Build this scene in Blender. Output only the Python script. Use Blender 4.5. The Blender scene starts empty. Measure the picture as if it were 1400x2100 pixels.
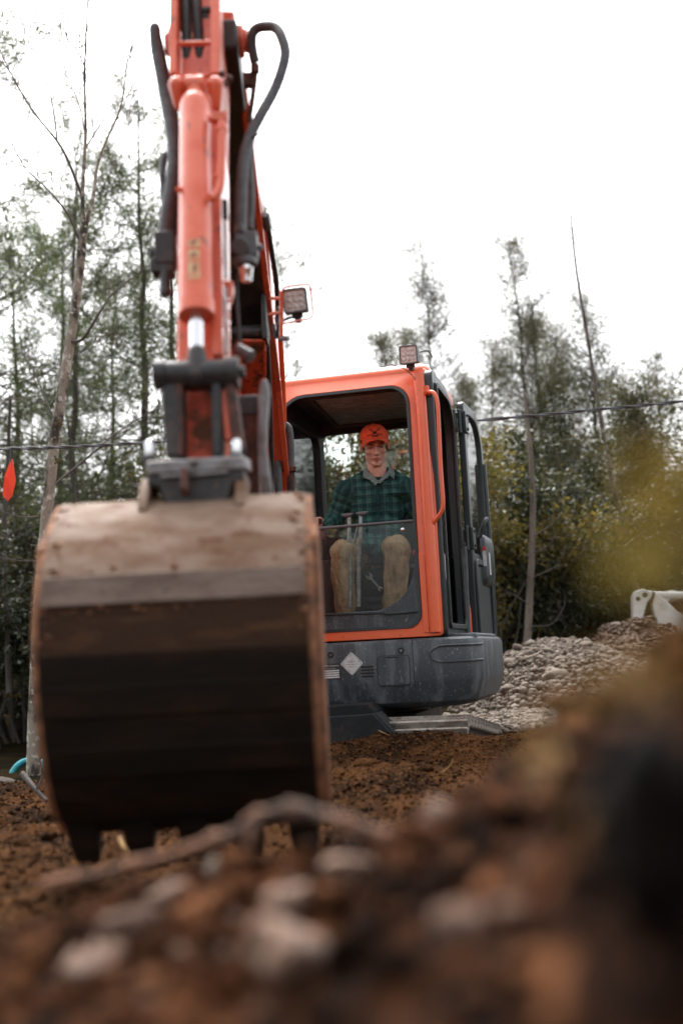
import bpy, bmesh, math, random
import numpy as np
from mathutils import Vector, Matrix, noise as mnoise

R = math.radians
random.seed(7)
rng = np.random.default_rng(7)
scn = bpy.context.scene
COL = scn.collection

# ------------------------------------------------------------------ camera
FPX, PITCH, ROLL, CAMZ = 2333.0, R(7.3), R(2.9), 0.62
_F = Vector((0, math.cos(PITCH), math.sin(PITCH)))
_U0 = Vector((0, -math.sin(PITCH), math.cos(PITCH)))
_X0 = Vector((1, 0, 0))
_X = math.cos(ROLL) * _X0 - math.sin(ROLL) * _U0
_U = math.sin(ROLL) * _X0 + math.cos(ROLL) * _U0
cd = bpy.data.cameras.new('camera')
cam = bpy.data.objects.new('camera', cd)
COL.objects.link(cam)
cam.matrix_world = Matrix(((_X.x, _U.x, -_F.x, 0), (_X.y, _U.y, -_F.y, 0), (_X.z, _U.z, -_F.z, CAMZ), (0, 0, 0, 1)))
cd.sensor_fit = 'VERTICAL'
cd.sensor_height = 36.0
cd.sensor_width = 24.0
cd.lens = 36.0 * FPX / 2100.0
cd.clip_start = 0.02
cd.clip_end = 600
cd.dof.use_dof = True
cd.dof.focus_distance = 7.3
cd.dof.aperture_fstop = 1.2
cd.dof.aperture_blades = 0
scn.camera = cam
scn.render.resolution_x, scn.render.resolution_y = 682, 1024

# ------------------------------------------------------------------ sky, sun, exposure (overcast, sun glow high behind the machine)
SUN_EL, SUN_AZ = R(58), R(-14)
w = bpy.data.worlds.new('World')
scn.world = w
w.use_nodes = True
nt = w.node_tree
nt.nodes.clear()
sky = nt.nodes.new('ShaderNodeTexSky')
sky.sky_type = 'NISHITA'
sky.sun_disc = False
sky.sun_elevation = SUN_EL
sky.sun_rotation = SUN_AZ
sky.air_density = 1.0
sky.dust_density = 6.0
sky.ozone_density = 1.0
hs = nt.nodes.new('ShaderNodeHueSaturation')
hs.inputs['Saturation'].default_value = 0.16
hs.inputs['Value'].default_value = 1.0
bg = nt.nodes.new('ShaderNodeBackground')
bg.inputs['Strength'].default_value = 0.15
wo = nt.nodes.new('ShaderNodeOutputWorld')
nt.links.new(sky.outputs[0], hs.inputs['Color'])
nt.links.new(hs.outputs[0], bg.inputs['Color'])
nt.links.new(bg.outputs[0], wo.inputs['Surface'])
sl = bpy.data.lights.new('sun', 'SUN')
sl.energy = 1.3
sl.angle = R(25)
sl.color = (1.0, 0.97, 0.93)
so = bpy.data.objects.new('sun', sl)
COL.objects.link(so)
_sd = Vector((math.sin(SUN_AZ) * math.cos(SUN_EL), math.cos(SUN_AZ) * math.cos(SUN_EL), math.sin(SUN_EL)))
so.rotation_euler = _sd.to_track_quat('Z', 'Y').to_euler()
so.location = _sd * 60
scn.view_settings.view_transform = 'Standard'
scn.view_settings.look = 'None'
scn.view_settings.gamma = 1.0
scn.view_settings.use_curve_mapping = False
scn.view_settings.exposure = 1.65
scn.cycles.use_denoising = True
scn.cycles.use_adaptive_sampling = True
scn.cycles.adaptive_threshold = 0.02
scn.cycles.max_bounces = 8
scn.cycles.diffuse_bounces = 3
scn.cycles.glossy_bounces = 3
scn.cycles.transparent_max_bounces = 10


def at(px, py, Y):
    """world point at depth Y on the sight line through photograph pixel (px, py)"""
    d = _F * FPX + _X * (px - 700) - _U * (py - 1050)
    d = d * (Y / d.y)
    return Vector((d.x, d.y, d.z + CAMZ))


# ------------------------------------------------------------------ materials
def _n(nt, t, **kw):
    n = nt.nodes.new(t)
    for k, v in kw.items():
        setattr(n, k, v)
    return n


def mat(name, c1, c2=None, scale=4, lo=.42, hi=.6, c3=None, s3=25, lo3=.6, hi3=.7, stretch=(1, 1, 1), stretch3=(1, 1, 1),
        rough=.6, rough2=None, metal=0.0, bump=0.0, bscale=60, spec=.5, coat=0.0, detail=6, leaf=None, transl=0.0, emit=None):
    m = bpy.data.materials.new(name)
    m.use_nodes = True
    nt = m.node_tree
    b = nt.nodes['Principled BSDF']
    b.inputs['Roughness'].default_value = rough
    b.inputs['Metallic'].default_value = metal
    b.inputs['Specular IOR Level'].default_value = spec
    b.inputs['Coat Weight'].default_value = coat
    L = nt.links.new
    tc = _n(nt, 'ShaderNodeTexCoord')

    def noise(s, st, det=detail):
        mp = _n(nt, 'ShaderNodeMapping')
        mp.inputs['Scale'].default_value = st
        L(tc.outputs['Object'], mp.inputs['Vector'])
        t = _n(nt, 'ShaderNodeTexNoise')
        t.inputs['Scale'].default_value = s
        t.inputs['Detail'].default_value = det
        t.inputs['Roughness'].default_value = .62
        L(mp.outputs[0], t.inputs['Vector'])
        return t.outputs['Fac']

    def ramp(src, a, bb):
        r = _n(nt, 'ShaderNodeMapRange')
        r.inputs['From Min'].default_value = a
        r.inputs['From Max'].default_value = bb
        L(src, r.inputs['Value'])
        return r.outputs[0]

    def mix(f, a, bcol):
        x = _n(nt, 'ShaderNodeMix', data_type='RGBA')
        L(f, x.inputs[0])
        if isinstance(a, tuple):
            x.inputs[6].default_value = a
        else:
            L(a, x.inputs[6])
        if isinstance(bcol, tuple):
            x.inputs[7].default_value = bcol
        else:
            L(bcol, x.inputs[7])
        return x.outputs[2]
    col = (*c1, 1)
    if leaf:                                   # every leaf its own tone
        g = _n(nt, 'ShaderNodeNewGeometry')
        cr = _n(nt, 'ShaderNodeValToRGB')
        cr.color_ramp.elements[0].color = (*leaf[0], 1)
        cr.color_ramp.elements[1].color = (*leaf[-1], 1)
        for k, cc in enumerate(leaf[1:-1]):
            e = cr.color_ramp.elements.new((k + 1) / (len(leaf) - 1))
            e.color = (*cc, 1)
        L(g.outputs['Random Per Island'], cr.inputs[0])
        col = cr.outputs[0]
    f = None
    if c2:
        f = ramp(noise(scale, stretch), lo, hi)
        col = mix(f, col, (*c2, 1))
    if c3:
        f3 = ramp(noise(s3, stretch3), lo3, hi3)
        col = mix(f3, col, (*c3, 1))
    if isinstance(col, tuple):
        b.inputs['Base Color'].default_value = col
    else:
        L(col, b.inputs['Base Color'])
    if rough2 is not None and f is not None:
        r = _n(nt, 'ShaderNodeMapRange')
        r.inputs['To Min'].default_value = rough
        r.inputs['To Max'].default_value = rough2
        L(f, r.inputs['Value'])
        L(r.outputs[0], b.inputs['Roughness'])
    if bump:
        bp = _n(nt, 'ShaderNodeBump')
        bp.inputs['Strength'].default_value = bump
        bp.inputs['Distance'].default_value = .02
        L(noise(bscale, (1, 1, 1)), bp.inputs['Height'])
        L(bp.outputs[0], b.inputs['Normal'])
    if emit:
        b.inputs['Emission Color'].default_value = (*emit[0], 1)
        b.inputs['Emission Strength'].default_value = emit[1]
    if transl:
        out = nt.nodes['Material Output']
        t = _n(nt, 'ShaderNodeBsdfTranslucent')
        if isinstance(col, tuple):
            t.inputs[0].default_value = col
        else:
            L(col, t.inputs[0])
        ms = _n(nt, 'ShaderNodeMixShader')
        ms.inputs[0].default_value = transl
        L(b.outputs[0], ms.inputs[1])
        L(t.outputs[0], ms.inputs[2])
        L(ms.outputs[0], out.inputs['Surface'])
    return m


def glass(name, tint, refl, dust, dcol=(.35, .34, .3)):
    m = bpy.data.materials.new(name)
    m.use_nodes = True
    nt = m.node_tree
    nt.nodes.clear()
    L = nt.links.new
    out = _n(nt, 'ShaderNodeOutputMaterial')
    tr = _n(nt, 'ShaderNodeBsdfTransparent')
    tr.inputs[0].default_value = (*tint, 1)
    gl = _n(nt, 'ShaderNodeBsdfGlossy')
    gl.inputs['Roughness'].default_value = .03
    fr = _n(nt, 'ShaderNodeFresnel')
    fr.inputs[0].default_value = 1.45
    mu = _n(nt, 'ShaderNodeMath', operation='MULTIPLY')
    mu.inputs[1].default_value = refl
    L(fr.outputs[0], mu.inputs[0])
    m1 = _n(nt, 'ShaderNodeMixShader')
    L(mu.outputs[0], m1.inputs[0])
    L(tr.outputs[0], m1.inputs[1])
    L(gl.outputs[0], m1.inputs[2])
    df = _n(nt, 'ShaderNodeBsdfDiffuse')
    df.inputs[0].default_value = (*dcol, 1)
    tc = _n(nt, 'ShaderNodeTexCoord')
    no = _n(nt, 'ShaderNodeTexNoise')
    no.inputs['Scale'].default_value = 55
    no.inputs['Detail'].default_value = 8
    no.inputs['Roughness'].default_value = .75
    L(tc.outputs['Object'], no.inputs['Vector'])
    mr = _n(nt, 'ShaderNodeMapRange')
    mr.inputs['From Min'].default_value = .5
    mr.inputs['From Max'].default_value = .72
    mr.inputs['To Max'].default_value = dust
    mr.inputs['To Min'].default_value = dust * .12
    L(no.outputs['Fac'], mr.inputs['Value'])
    m2 = _n(nt, 'ShaderNodeMixShader')
    L(mr.outputs[0], m2.inputs[0])
    L(m1.outputs[0], m2.inputs[1])
    L(df.outputs[0], m2.inputs[2])
    L(m2.outputs[0], out.inputs['Surface'])
    return m


M = {}
M['orange'] = mat('orange paint', (.80, .142, .048), (.73, .115, .038), 3, .35, .65, c3=(.20, .085, .04), s3=38, lo3=.63, hi3=.72,
                  rough=.34, rough2=.46, bump=.04, bscale=30, coat=.35)
M['arm_orange'] = mat('faded arm paint', (.80, .155, .075), (.72, .11, .045), 6, .4, .6, c3=(.16, .06, .04), s3=24, lo3=.61, hi3=.70, stretch3=(1, 1, .45),
                      rough=.34, rough2=.5, bump=.06, bscale=40, coat=.35)
M['dirty_orange'] = mat('mud smeared orange paint', (.58, .075, .03), (.13, .05, .025), 14, .47, .62, c3=(.05, .03, .02), s3=30, lo3=.57, hi3=.66,
                        rough=.6, rough2=.9, bump=.2, bscale=50)
M['rusty'] = mat('rusty steel', (.13, .05, .035), (.045, .03, .025), 18, .4, .6, c3=(.22, .10, .07), s3=60, lo3=.6, hi3=.7, rough=.8, bump=.4, bscale=90)
M['charcoal'] = mat('dusty charcoal plastic', (.036, .046, .054), (.125, .145, .155), 11, .47, .70, stretch=(1, 1, .16), c3=(.30, .30, .29), s3=85, lo3=.60, hi3=.74,
                    stretch3=(1, 1, .6), rough=.45, rough2=.75, bump=.06, bscale=120)
M['black_trim'] = mat('black green trim', (.022, .032, .034), (.05, .062, .062), 9, .5, .75, stretch=(1, 1, .3), rough=.38, rough2=.6)
M['inner_dark'] = mat('dark cab lining', (.012, .013, .014), (.02, .02, .02), 9, rough=.7)
M['black_steel'] = mat('worn black steel', (.022, .021, .022), (.07, .06, .055), 11, .48, .68, c3=(.10, .05, .03), s3=30, lo3=.6, hi3=.7, rough=.48, rough2=.7, bump=.15, bscale=60)
M['blade_paint'] = mat('dull dark blade paint', (.013, .015, .017), (.03, .028, .026), 9, .45, .7, c3=(.06, .03, .016), s3=20, lo3=.62, hi3=.7, rough=.7, spec=.2, bump=.1)
M['grey_steel'] = mat('bare grey steel', (.23, .225, .23), (.13, .11, .10), 16, .45, .65, c3=(.07, .045, .035), s3=24, lo3=.62, hi3=.7, rough=.45, metal=.35, bump=.1)
M['rubber'] = mat('black hydraulic hose', (.018, .019, .021), (.045, .045, .046), 30, .45, .7, rough=.5)
M['grey_hose'] = mat('grey sleeved hose', (.05, .052, .056), (.09, .09, .095), 30, .4, .65, rough=.6)
M['chrome'] = mat('chrome rod', (.85, .86, .88), rough=.16, metal=.85)
M['bucket'] = mat('mud worn bucket steel', (.225, .15, .105), (.155, .088, .054), 6, .44, .62, stretch=(.6, 1.5, 1.5), c3=(.12, .052, .026), s3=10, lo3=.575, hi3=.65,
                  stretch3=(.9, 1.2, 1.2), rough=.68, rough2=.9, spec=.3, bump=.3, bscale=60)
M['bucket_strip'] = mat('grey worn strip steel', (.15, .105, .08), (.085, .05, .034), 9, .45, .62, stretch=(.4, 1.5, 1.5), c3=(.05, .025, .015), s3=20, lo3=.6, hi3=.7, rough=.75, bump=.3, bscale=60)
M['heel_mud_shade'] = mat('heel mud with painted shade', (.042, .022, .013), (.095, .045, .02), 9, .5, .68, stretch=(.35, 1.7, 1.7), rough=.9, bump=.5, bscale=60, spec=.2)  # mud band, its tone a step into the painted shade below
M['bucket_wet_shade'] = mat('wet bucket steel with painted shade', (.012, .0085, .0062), (.026, .014, .008), 8, .46, .68, stretch=(.4, 1.5, 1.5), rough=.8, bump=.3, bscale=70, spec=.12)  # lower bucket: shade put into the colour, over wet dirt
M['bucket_edge'] = mat('clay caked bucket edge', (.30, .13, .06), (.10, .045, .025), 16, .42, .62, rough=.85, bump=.5, bscale=70)
M['silver'] = mat('silver pole', (.33, .36, .36), (.2, .22, .22), 25, rough=.35, metal=.7)
M['lamp_body'] = mat('grey lamp housing', (.09, .095, .10), rough=.45)
M['lamp_lens'] = mat('clear ribbed lamp lens', (.62, .60, .57), (.42, .38, .36), 60, .42, .6, rough=.25, coat=.5)
M['white_paint'] = mat('white machine paint', (.76, .75, .71), (.55, .5, .43), 6, .5, .72, c3=(.2, .15, .1), s3=16, lo3=.64, hi3=.72, rough=.4)
M['sticker'] = mat('worn white sticker', (.62, .63, .62), (.4, .42, .42), 40, .5, .68, rough=.5)
M['plate_black'] = mat('black data plate', (.03, .034, .037), rough=.4)
M['decal_yellow'] = mat('worn yellow decal', (.62, .42, .22), (.60, .2, .1), 50, .48, .62, rough=.5)
M['ink'] = mat('dark print', (.02, .018, .02), rough=.6)
M['red'] = mat('red print', (.5, .03, .03), rough=.5)
M['clear_glass'] = glass('cab glass', (.90, .94, .92), 1.0, .10)
M['dusty_glass'] = glass('dusty lower glass', (.95, .98, .97), .6, .14, (.2, .22, .21))
M['dark_glass'] = mat('wet overhead windscreen', (.17, .22, .25), (.38, .45, .48), 26, .45, .62, stretch=(.5, 1.7, 1), metal=.55, rough=.3, bump=.5, bscale=25)
M['soil'] = mat('dug brown soil', (.070, .030, .011), (.016, .0075, .0035), 2.6, .40, .58, c3=(.13, .058, .021), s3=55, lo3=.53, hi3=.68, rough=.98, bump=1.0, bscale=75, spec=.04, detail=10)
M['clod_shade'] = mat('shade painted soil', (.004, .0032, .0026), (.010, .006, .0035), 9, .45, .65, rough=.95, bump=.8, bscale=50, spec=.15)  # near black: shade painted into the clod's soil colour
M['mound'] = mat('near mound soil', (.066, .025, .0105), (.010, .0045, .0025), 7, .42, .56, c3=(.20, .085, .038), s3=12, lo3=.56, hi3=.64, rough=.98, bump=.9, bscale=90, spec=.04, detail=9)
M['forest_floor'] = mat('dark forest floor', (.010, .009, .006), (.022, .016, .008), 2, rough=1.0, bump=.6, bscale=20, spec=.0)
M['heap_soil'] = mat('dry brown heap soil', (.105, .062, .038), (.055, .031, .019), 5, .4, .62, c3=(.17, .12, .085), s3=30, lo3=.57, hi3=.7, rough=.95, bump=1, bscale=50)
M['gravel_base'] = mat('sandy gravel', (.062, .047, .034), (.034, .025, .017), 20, .4, .6, rough=.95, bump=1, bscale=40)
M['brown_stone'] = mat('muddy brown stone', (.085, .045, .026), (.04, .018, .009), 14, .44, .57, rough=.95, bump=.4, bscale=40)
M['stone'] = mat('river stone', (.13, .11, .09), c3=(.06, .044, .03), s3=16, lo3=.54, hi3=.70, leaf=[(.055, .037, .024), (.095, .071, .051), (.135, .108, .082), (.070, .045, .028), (.185, .155, .122)], rough=.85, bump=.25, bscale=25)
M['pale_stone'] = mat('pale broken stone', (.165, .095, .06), (.055, .026, .014), 16, .42, .56, rough=.85, bump=.3, bscale=40)
M['birch'] = mat('lichen spotted bark', (.26, .235, .185), (.05, .043, .033), 7, .46, .57, stretch=(1, 1, .5), c3=(.48, .47, .41), s3=17, lo3=.56, hi3=.61, rough=.9, bump=.5, bscale=30)
M['bark'] = mat('dark conifer bark', (.05, .042, .036), (.10, .088, .078), 8, .45, .65, stretch=(1, 1, .3), rough=.95, bump=.5, bscale=30)
M['pale_bark'] = mat('pale grey bark', (.17, .145, .115), (.075, .06, .046), 7, .45, .62, stretch=(1, 1, .4), rough=.9, bump=.4, bscale=30)
M['twig'] = mat('grey twigs', (.09, .078, .068), rough=.9)
M['root'] = mat('muddy root bark', (.17, .07, .032), (.05, .026, .016), 18, .42, .6, rough=.9, bump=.5, bscale=60)
M['pine'] = mat('pine needles', (.1, .1, .1), leaf=[(.05, .07, .025), (.085, .105, .033), (.045, .06, .026), (.12, .13, .042)], rough=.6, transl=.58)
M['cedar'] = mat('thin conifer needles', (.1, .1, .1), leaf=[(.05, .058, .03), (.085, .085, .04), (.11, .10, .045)], rough=.65, transl=.58)
M['leaf_dark'] = mat('dark undergrowth leaves', (.1, .1, .1), leaf=[(.012, .019, .008), (.026, .035, .012), (.05, .05, .016), (.014, .022, .009)], rough=.6, transl=.25)
M['leaf_olive'] = mat('olive undergrowth leaves', (.1, .1, .1), leaf=[(.032, .042, .013), (.075, .075, .022), (.12, .10, .028), (.03, .034, .012)], rough=.6, transl=.35)
M['leaf_yellow'] = mat('yellowing autumn leaves', (.1, .1, .1), leaf=[(.15, .125, .026), (.10, .10, .025), (.19, .13, .027), (.07, .065, .018)], rough=.6, transl=.4)
M['leaf_gold'] = mat('golden leaf', (.56, .40, .06), (.42, .33, .06), 30, .4, .6, rough=.6, transl=.45)
M['straw'] = mat('dry straw', (.34, .20, .06), (.22, .12, .035), 30, rough=.8, transl=.25)
M['turquoise'] = mat('turquoise plastic', (.03, .34, .40), (.02, .26, .32), 8, rough=.4)
M['flag'] = mat('fluorescent orange flag', (.86, .13, .055), rough=.6, transl=.45)
M['cable'] = mat('grey twisted cable', (.09, .095, .10), rough=.6)
M['skin'] = mat('skin', (.58, .36, .28), (.52, .29, .225), 25, .4, .65, rough=.5, spec=.35)
M['lip'] = mat('lips', (.36, .13, .11), rough=.5)
M['hair'] = mat('dark brown hair', (.03, .018, .012), (.055, .035, .022), 120, rough=.6)
M['eye'] = mat('eyes', (.05, .04, .035), rough=.2)
M['eyewhite_shaded'] = mat('eye white with painted shade', (.22, .19, .17), rough=.3)  # darkened, so the shade over the eyes is in the colour
M['cap'] = mat('orange cap cloth', (.80, .105, .035), (.72, .085, .028), 30, rough=.85, bump=.1, bscale=200)
M['tee'] = mat('charcoal undershirt', (.03, .03, .035), rough=.9)
M['collar'] = mat('faded collar cloth', (.10, .16, .15), (.2, .25, .23), 60, rough=.9)
M['khaki'] = mat('khaki canvas', (.40, .30, .175), (.27, .19, .105), 11, .42, .60, stretch=(1.5, 1.5, .5), c3=(.16, .105, .055), s3=13, lo3=.56, hi3=.70, stretch3=(1.6, 1.6, .6), rough=.95, bump=.8, bscale=26, spec=.1)
M['boot'] = mat('brown boots', (.06, .035, .02), rough=.7)
M['glove'] = mat('black grip', (.012, .012, .013), rough=.5)
M['seat'] = mat('black vinyl seat', (.02, .022, .024), rough=.5)


def plaid_material():
    m = bpy.data.materials.new('green plaid flannel')
    m.use_nodes = True
    nt = m.node_tree
    L = nt.links.new
    b = nt.nodes['Principled BSDF']
    b.inputs['Roughness'].default_value = .95
    b.inputs['Specular IOR Level'].default_value = .15
    a = _n(nt, 'ShaderNodeAttribute')
    a.attribute_name = 'cloth'
    sp = _n(nt, 'ShaderNodeSeparateXYZ')
    L(a.outputs['Vector'], sp.inputs[0])

    def stripes(o, freq, duty, ph=0.0):
        x = _n(nt, 'ShaderNodeMath', operation='MULTIPLY_ADD')
        x.inputs[1].default_value = freq
        x.inputs[2].default_value = ph
        L(o, x.inputs[0])
        fr = _n(nt, 'ShaderNodeMath', operation='FRACT')
        L(x.outputs[0], fr.inputs[0])
        lt = _n(nt, 'ShaderNodeMath', operation='LESS_THAN')
        lt.inputs[1].default_value = duty
        L(fr.outputs[0], lt.inputs[0])
        return lt.outputs[0]
    col = None
    base = (.038, .125, .108, 1)
    dark = (.013, .038, .045, 1)
    light = (.14, .24, .21, 1)
    prev = base
    for o, fq, du, ph, c, amt in ((0, 17, .5, 0, dark, .62), (1, 17, .5, .2, dark, .62), (0, 17, .2, .5, light, .13), (1, 17, .2, .7, light, .13)):
        s = stripes(sp.outputs[o], fq, du, ph)
        mu = _n(nt, 'ShaderNodeMath', operation='MULTIPLY')
        mu.inputs[1].default_value = amt
        L(s, mu.inputs[0])
        x = _n(nt, 'ShaderNodeMix', data_type='RGBA')
        L(mu.outputs[0], x.inputs[0])
        if isinstance(prev, tuple):
            x.inputs[6].default_value = prev
        else:
            L(prev, x.inputs[6])
        x.inputs[7].default_value = c
        prev = x.outputs[2]
    L(prev, b.inputs['Base Color'])
    tc = _n(nt, 'ShaderNodeTexCoord')
    no = _n(nt, 'ShaderNodeTexNoise')
    no.inputs['Scale'].default_value = 14
    no.inputs['Detail'].default_value = 5
    L(tc.outputs['Object'], no.inputs['Vector'])
    bp = _n(nt, 'ShaderNodeBump')
    bp.inputs['Strength'].default_value = .7
    bp.inputs['Distance'].default_value = .03
    L(no.outputs['Fac'], bp.inputs['Height'])
    L(bp.outputs[0], b.inputs['Normal'])
    return m


M['plaid'] = plaid_material()


# ------------------------------------------------------------------ mesh helpers
def tag(o, label=None, cat=None, group=None, kind=None):
    if label:
        o['label'] = label
    if cat:
        o['category'] = cat
    if group:
        o['group'] = group
    if kind:
        o['kind'] = kind
    return o


ORIGIN = {}


def thing(name, loc, label, cat, group=None):
    o = bpy.data.objects.new(name, None)
    COL.objects.link(o)
    o.location = loc
    o.empty_display_size = .1
    ORIGIN[o.name] = Vector(loc)
    return tag(o, label, cat, group)


def link(name, me, material, parent=None, base=None):
    o = bpy.data.objects.new(name, me)
    COL.objects.link(o)
    if material:
        me.materials.append(material)
    org = Vector((0, 0, 0))
    if parent is not None:
        o.parent = parent
        org = ORIGIN.get(parent.name, org)
    elif base is not None:
        org = Vector(base)
        o.location = org
    if org.length:
        me.transform(Matrix.Translation(-org))
    ORIGIN[o.name] = org
    return o


def finish_smooth(bm, sharp):
    for f in bm.faces:
        f.smooth = True
    ca = R(sharp)
    for e in bm.edges:
        e.smooth = len(e.link_faces) == 2 and e.calc_face_angle(0) < ca


def catmull(pts, n=8):
    P = [Vector(p) for p in pts]
    P = [P[0] * 2 - P[1]] + P + [P[-1] * 2 - P[-2]]
    out = []
    for i in range(1, len(P) - 2):
        a, b, c, d = P[i - 1:i + 3]
        for k in range(n):
            t = k / n
            out.append(.5 * ((2 * b) + (c - a) * t + (2 * a - 5 * b + 4 * c - d) * t * t + (3 * b - a - 3 * c + d) * t ** 3))
    out.append(P[-2])
    return out


def rr(u0, u1, z0, z1, r, n=5):
    """rounded rectangle, r = one radius or four (from lower left, counter-clockwise)"""
    if not isinstance(r, (tuple, list)):
        r = (r,) * 4
    out = []
    for k, (cx, cz, a0) in enumerate(((u0, z0, 180), (u1, z0, 270), (u1, z1, 0), (u0, z1, 90))):
        rad = max(r[k], 1e-4)
        ox = cx + rad if cx == u0 else cx - rad
        oz = cz + rad if cz == z0 else cz - rad
        for i in range(n + 1):
            a = R(a0 + 90 * i / n)
            out.append((ox + rad * math.cos(a), oz + rad * math.sin(a)))
    return out


class MB:
    def __init__(s):
        s.v, s.f = [], []

    def add(s, vs, fs):
        b = len(s.v)
        s.v += [Vector(p) for p in vs]
        s.f += [tuple(i + b for i in f) for f in fs]
        return s

    def box(s, c, d, rot=None):
        c = Vector(c)
        hs_ = [x / 2 for x in d]
        vs = []
        for z in (-1, 1):
            for x, y in ((-1, -1), (1, -1), (1, 1), (-1, 1)):
                p = Vector((x * hs_[0], y * hs_[1], z * hs_[2]))
                if rot is not None:
                    p = rot @ p
                vs.append(c + p)
        return s.add(vs, [(3, 2, 1, 0), (4, 5, 6, 7), (0, 1, 5, 4), (1, 2, 6, 5), (2, 3, 7, 6), (3, 0, 4, 7)])

    def prism(s, loop, ext):
        n = len(loop)
        ext = Vector(ext)
        vs = [Vector(p) for p in loop] + [Vector(p) + ext for p in loop]
        fs = [tuple(range(n - 1, -1, -1)), tuple(range(n, 2 * n))]
        fs += [(i, (i + 1) % n, n + (i + 1) % n, n + i) for i in range(n)]
        return s.add(vs, fs)

    def prismx(s, prof, x0, x1):
        return s.prism([(x0, y, z) for y, z in prof], (x1 - x0, 0, 0))

    def loft(s, loops, caps=True, closed=True):
        n = len(loops[0])
        vs = [p for l in loops for p in l]
        fs = []
        for k in range(len(loops) - 1):
            for i in range(n if closed else n - 1):
                j = (i + 1) % n
                fs.append((k * n + i, k * n + j, (k + 1) * n + j, (k + 1) * n + i))
        if caps:
            fs.append(tuple(range(n - 1, -1, -1)))
            fs.append(tuple(range((len(loops) - 1) * n, len(loops) * n)))
        return s.add(vs, fs)

    def tube(s, pts, r, n=10, caps=True, closed=False):
        P = [Vector(p) for p in pts]
        m = len(P)
        rs = r if isinstance(r, (list, tuple)) else [r] * m
        loops = []
        ref = None
        for i in range(m):
            a = P[(i - 1) % m] if (i > 0 or closed) else P[i]
            b = P[(i + 1) % m] if (i < m - 1 or closed) else P[i]
            t = (b - a).normalized()
            if ref is None:
                ref = t.orthogonal().normalized()
            else:
                ref = (ref - t * ref.dot(t))
                ref = ref.normalized() if ref.length > 1e-6 else t.orthogonal().normalized()
            bi = t.cross(ref)
            loops.append([P[i] + (ref * math.cos(2 * math.pi * k / n) + bi * math.sin(2 * math.pi * k / n)) * rs[i] for k in range(n)])
        if closed:
            loops.append(loops[0])
            return s.loft(loops, False)
        return s.loft(loops, caps)

    def cyl(s, a, b, r, n=20):
        return s.tube([a, b], r, n)

    def ring(s, outer, inner, ext):
        """plate between two loops of equal length, thickened by ext"""
        n = len(outer)
        ext = Vector(ext)
        O, I = [Vector(p) for p in outer], [Vector(p) for p in inner]
        vs = O + I + [p + ext for p in O] + [p + ext for p in I]
        fs = []
        for i in range(n):
            j = (i + 1) % n
            fs += [(i, j, n + j, n + i), (2 * n + j, 2 * n + i, 3 * n + i, 3 * n + j), (j, i, 2 * n + i, 2 * n + j), (n + i, n + j, 3 * n + j, 3 * n + i)]
        return s.add(vs, fs)

    def ell(s, c, r, rot=None, nu=14, nv=10):
        c = Vector(c)
        loops = []
        for k in range(1, nv):
            a = math.pi * k / nv
            lp = []
            for i in range(nu):
                b = 2 * math.pi * i / nu
                p = Vector((r[0] * math.sin(a) * math.cos(b), r[1] * math.sin(a) * math.sin(b), -r[2] * math.cos(a)))
                lp.append(c + (rot @ p if rot is not None else p))
            loops.append(lp)
        return s.loft(loops, True)

    def capsule(s, a, b, ra, rb, n=14):
        a, b = Vector(a), Vector(b)
        t = (b - a).normalized()
        pts, rs = [], []
        for k in (0.06, .3, .6, .85):
            an = math.pi / 2 * k
            pts.append(a - t * ra * math.cos(an))
            rs.append(ra * math.sin(an))
        pts += [a, b]
        rs += [ra, rb]
        for k in (.85, .6, .3, .06):
            an = math.pi / 2 * k
            pts.append(b + t * rb * math.cos(an))
            rs.append(rb * math.sin(an))
        return s.tube(pts, rs, n)

    def build(s, name, material, parent=None, bevel=0.0, seg=2, sharp=38, base=None, mesh_only=False):
        me = bpy.data.meshes.new(name)
        me.from_pydata([tuple(p) for p in s.v], [], s.f)
        bm = bmesh.new()
        bm.from_mesh(me)
        bmesh.ops.recalc_face_normals(bm, faces=bm.faces)
        finish_smooth(bm, sharp)
        bm.to_mesh(me)
        bm.free()
        if mesh_only:
            return me
        o = link(name, me, material, parent, base)
        if bevel:
            md = o.modifiers.new('bevel', 'BEVEL')
            md.width = bevel
            md.segments = seg
            md.limit_method = 'ANGLE'
            md.angle_limit = R(35)
        return o


def np_mesh(name, V, F, material, parent=None, base=None, smooth=False):
    V = np.asarray(V, dtype=np.float32)
    F = np.asarray(F, dtype=np.int32)
    me = bpy.data.meshes.new(name)
    k = F.shape[1]
    me.vertices.add(len(V))
    me.vertices.foreach_set('co', V.ravel())
    me.loops.add(F.size)
    me.loops.foreach_set('vertex_index', F.ravel())
    me.polygons.add(len(F))
    me.polygons.foreach_set('loop_start', np.arange(0, F.size, k, dtype=np.int32))
    me.polygons.foreach_set('loop_total', np.full(len(F), k, dtype=np.int32))
    if smooth:
        me.polygons.foreach_set('use_smooth', np.ones(len(F), dtype=bool))
    me.update(calc_edges=True)
    return link(name, me, material, parent, base)


def _hash(ix, iy, iz, seed):
    h = (ix * 374761393 + iy * 668265263 + iz * 2147483647 + seed * 974711) & 0xffffffff
    h = ((h ^ (h >> 13)) * 1274126177) & 0xffffffff
    return ((h ^ (h >> 16)) & 0xffff) / 65535.0


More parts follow.
